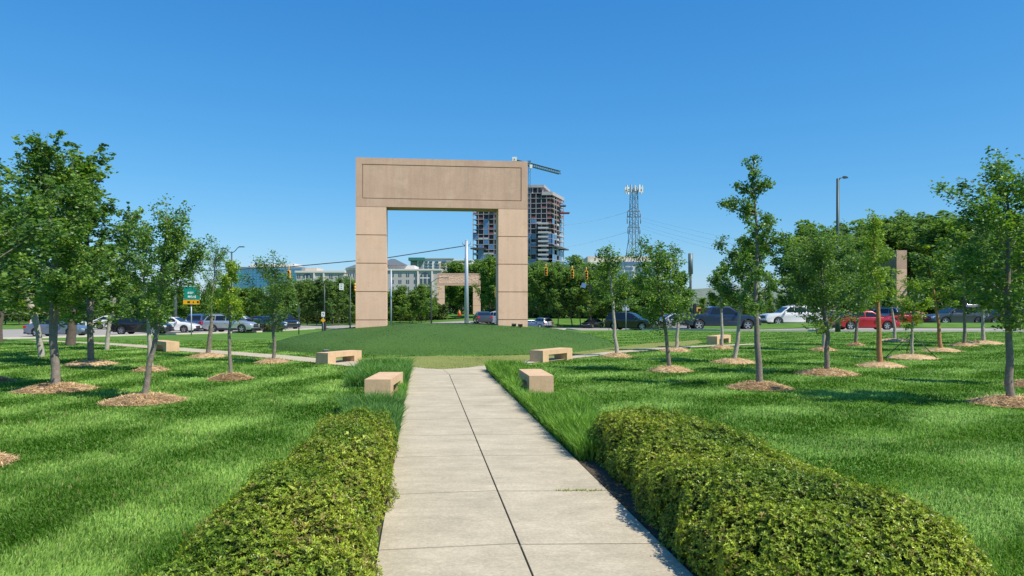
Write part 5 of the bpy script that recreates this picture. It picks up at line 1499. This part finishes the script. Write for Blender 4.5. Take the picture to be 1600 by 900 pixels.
mb = MB(); mb.bx(xr - 1, xr + 5.5, 8, 14, Z_(330.5), Z_(329), B['net']); mb.bx(xr - 1, xr + 3, 8, 14, Z_(319), Z_(318), B['dark']); mb.build('loading_deck', t)
# crane
D = 492; K = D / F; p = at(827, 0, D)
t = thing('tower_crane', 'tower crane with a blue grey jib above the unfinished high rise', 'crane', (p.x, p.y, 0))
zj = hz(257, D)
CR = mat('crane_steel', (0.10, 0.19, 0.27), .5, .2)
def truss(mb, a, b_, w_, h_, n_, m, r):
    a, b_ = Vector(a), Vector(b_); d_ = (b_ - a).normalized()
    s = d_.cross(Vector((0, 0, 1))) if abs(d_.z) < .9 else Vector((1, 0, 0)); s.normalize(); u_ = s.cross(d_)
    C = [s * (w_ / 2) * i + u_ * (h_ / 2) * j for i, j in ((1, 1), (1, -1), (-1, -1), (-1, 1))]
    for c in C: mb.bar(a + c, b_ + c, r * 1.5, m)
    for k in range(n_):
        p0, p1 = a.lerp(b_, k / n_), a.lerp(b_, (k + 1) / n_)
        for q in range(4): mb.bar(p0 + C[q], p1 + C[(q + 1) % 4], r, m)
mb = MB(); truss(mb, (0, 0, zj - 60), (0, 0, zj - 1), 1.3, 1.3, 22, CR, .10); mb.build('mast', t)
jd = Vector((32.6 - 11.3 - 0.3, 28, 0)).normalized()
mb = MB(); truss(mb, Vector((0, 0, zj)), jd * 37 + Vector((0, 0, zj)), 1.6, 2.0, 16, CR, .35); mb.build('jib', t)
mb = MB(); truss(mb, Vector((0, 0, zj)), -jd * 18 + Vector((0, 0, zj)), 1.8, 1.3, 6, CR, .35); mb.build('counter_jib', t)
mb = MB(); mb.box(-jd * 16.5 + Vector((0, 0, zj + .8)), (3, 3, 2.6), B['white']); mb.build('counterweight', t)
mb = MB(); mb.box((1.0, -1.6, zj - 1.8), (1.8, 2, 2.6), B['white']); mb.build('cab', t, bevel=.2)
mb = MB(); truss(mb, (0, 0, zj), (0, 0, zj + 2.6), 1.4, 1.4, 2, CR, .3); mb.build('apex', t)
# lattice tower
D = 220; K = D / F; p = at(990.5, 0, D); LM = M['lattice']
t = thing('lattice_tower', 'steel lattice tower topped by a ring of white antennas', 'lattice tower', (p.x, p.y, 0))
lv = [(0, 3.9), (hz(440, D), 2.65), (hz(418, D), 2.15), (hz(398, D), 1.7), (hz(378, D), 1.25), (hz(362, D), 1.05), (hz(348, D), .98), (hz(335, D), .94), (hz(322, D), .9), (hz(309, D), .86), (hz(297, D), .82)]
cor = lambda z, w_: [Vector((w_ * i, w_ * j, z)) for i, j in ((1, 1), (1, -1), (-1, -1), (-1, 1))]
rot = Matrix.Rotation(.35, 4, 'Z')
for q in range(4):
    mb = MB()
    for (z0, w0), (z1, w1) in zip(lv, lv[1:]): mb.bar(rot @ cor(z0, w0)[q], rot @ cor(z1, w1)[q], .15, LM)
    mb.build('leg', t)
mb = MB()
for (z0, w0), (z1, w1) in zip(lv, lv[1:]):
    A, Bq = [rot @ v for v in cor(z0, w0)], [rot @ v for v in cor(z1, w1)]
    for q in range(4):
        r_ = (q + 1) % 4
        mb.bar(A[q], Bq[r_], .065, LM); mb.bar(A[r_], Bq[q], .065, LM); mb.bar(Bq[q], Bq[r_], .065, LM)
mb.build('bracing', t)
for zz_, w_ in ((hz(339, D), 2.0), (hz(355, D), 1.8), (hz(330, D), 1.9)):
    mb = MB()
    mb.bar((-w_, 0, zz_), (w_, 0, zz_), .16, LM); mb.bar((-w_, 0, zz_), (0, 0, zz_ + 1.2), .1, LM); mb.bar((w_, 0, zz_), (0, 0, zz_ + 1.2), .1, LM)
    for s in (-1, 1): mb.tube([(s * w_, 0, zz_), (s * w_, 0, zz_ - 2.0)], .12, LM, 6)
    mb.build('cross_arm', t)
za = hz(297, D)
mb = MB()
R_ = 2.45
for k in range(12):
    a, b_ = 2 * PI * k / 12, 2 * PI * (k + 1) / 12
    mb.bar((R_ * math.cos(a), R_ * math.sin(a), za), (R_ * math.cos(b_), R_ * math.sin(b_), za), .13, LM)
    if k % 3 == 0: mb.bar((0, 0, za), (R_ * math.cos(a), R_ * math.sin(a), za), .12, LM)
mb.build('platform', t)
for k in range(12):
    a = 2 * PI * k / 12; hh_ = 2.2 if k % 3 else 1.6
    mb = MB(); mb.box((R_ * 1.06 * math.cos(a), R_ * 1.06 * math.sin(a), za + .15), (.24, .4, hh_), B['white'], rz=a); mb.build('antenna', t)
mb = MB(); mb.tube([(0, 0, za), (0, 0, za + 2.2)], .06, LM, 6); mb.build('lightning_rod', t)
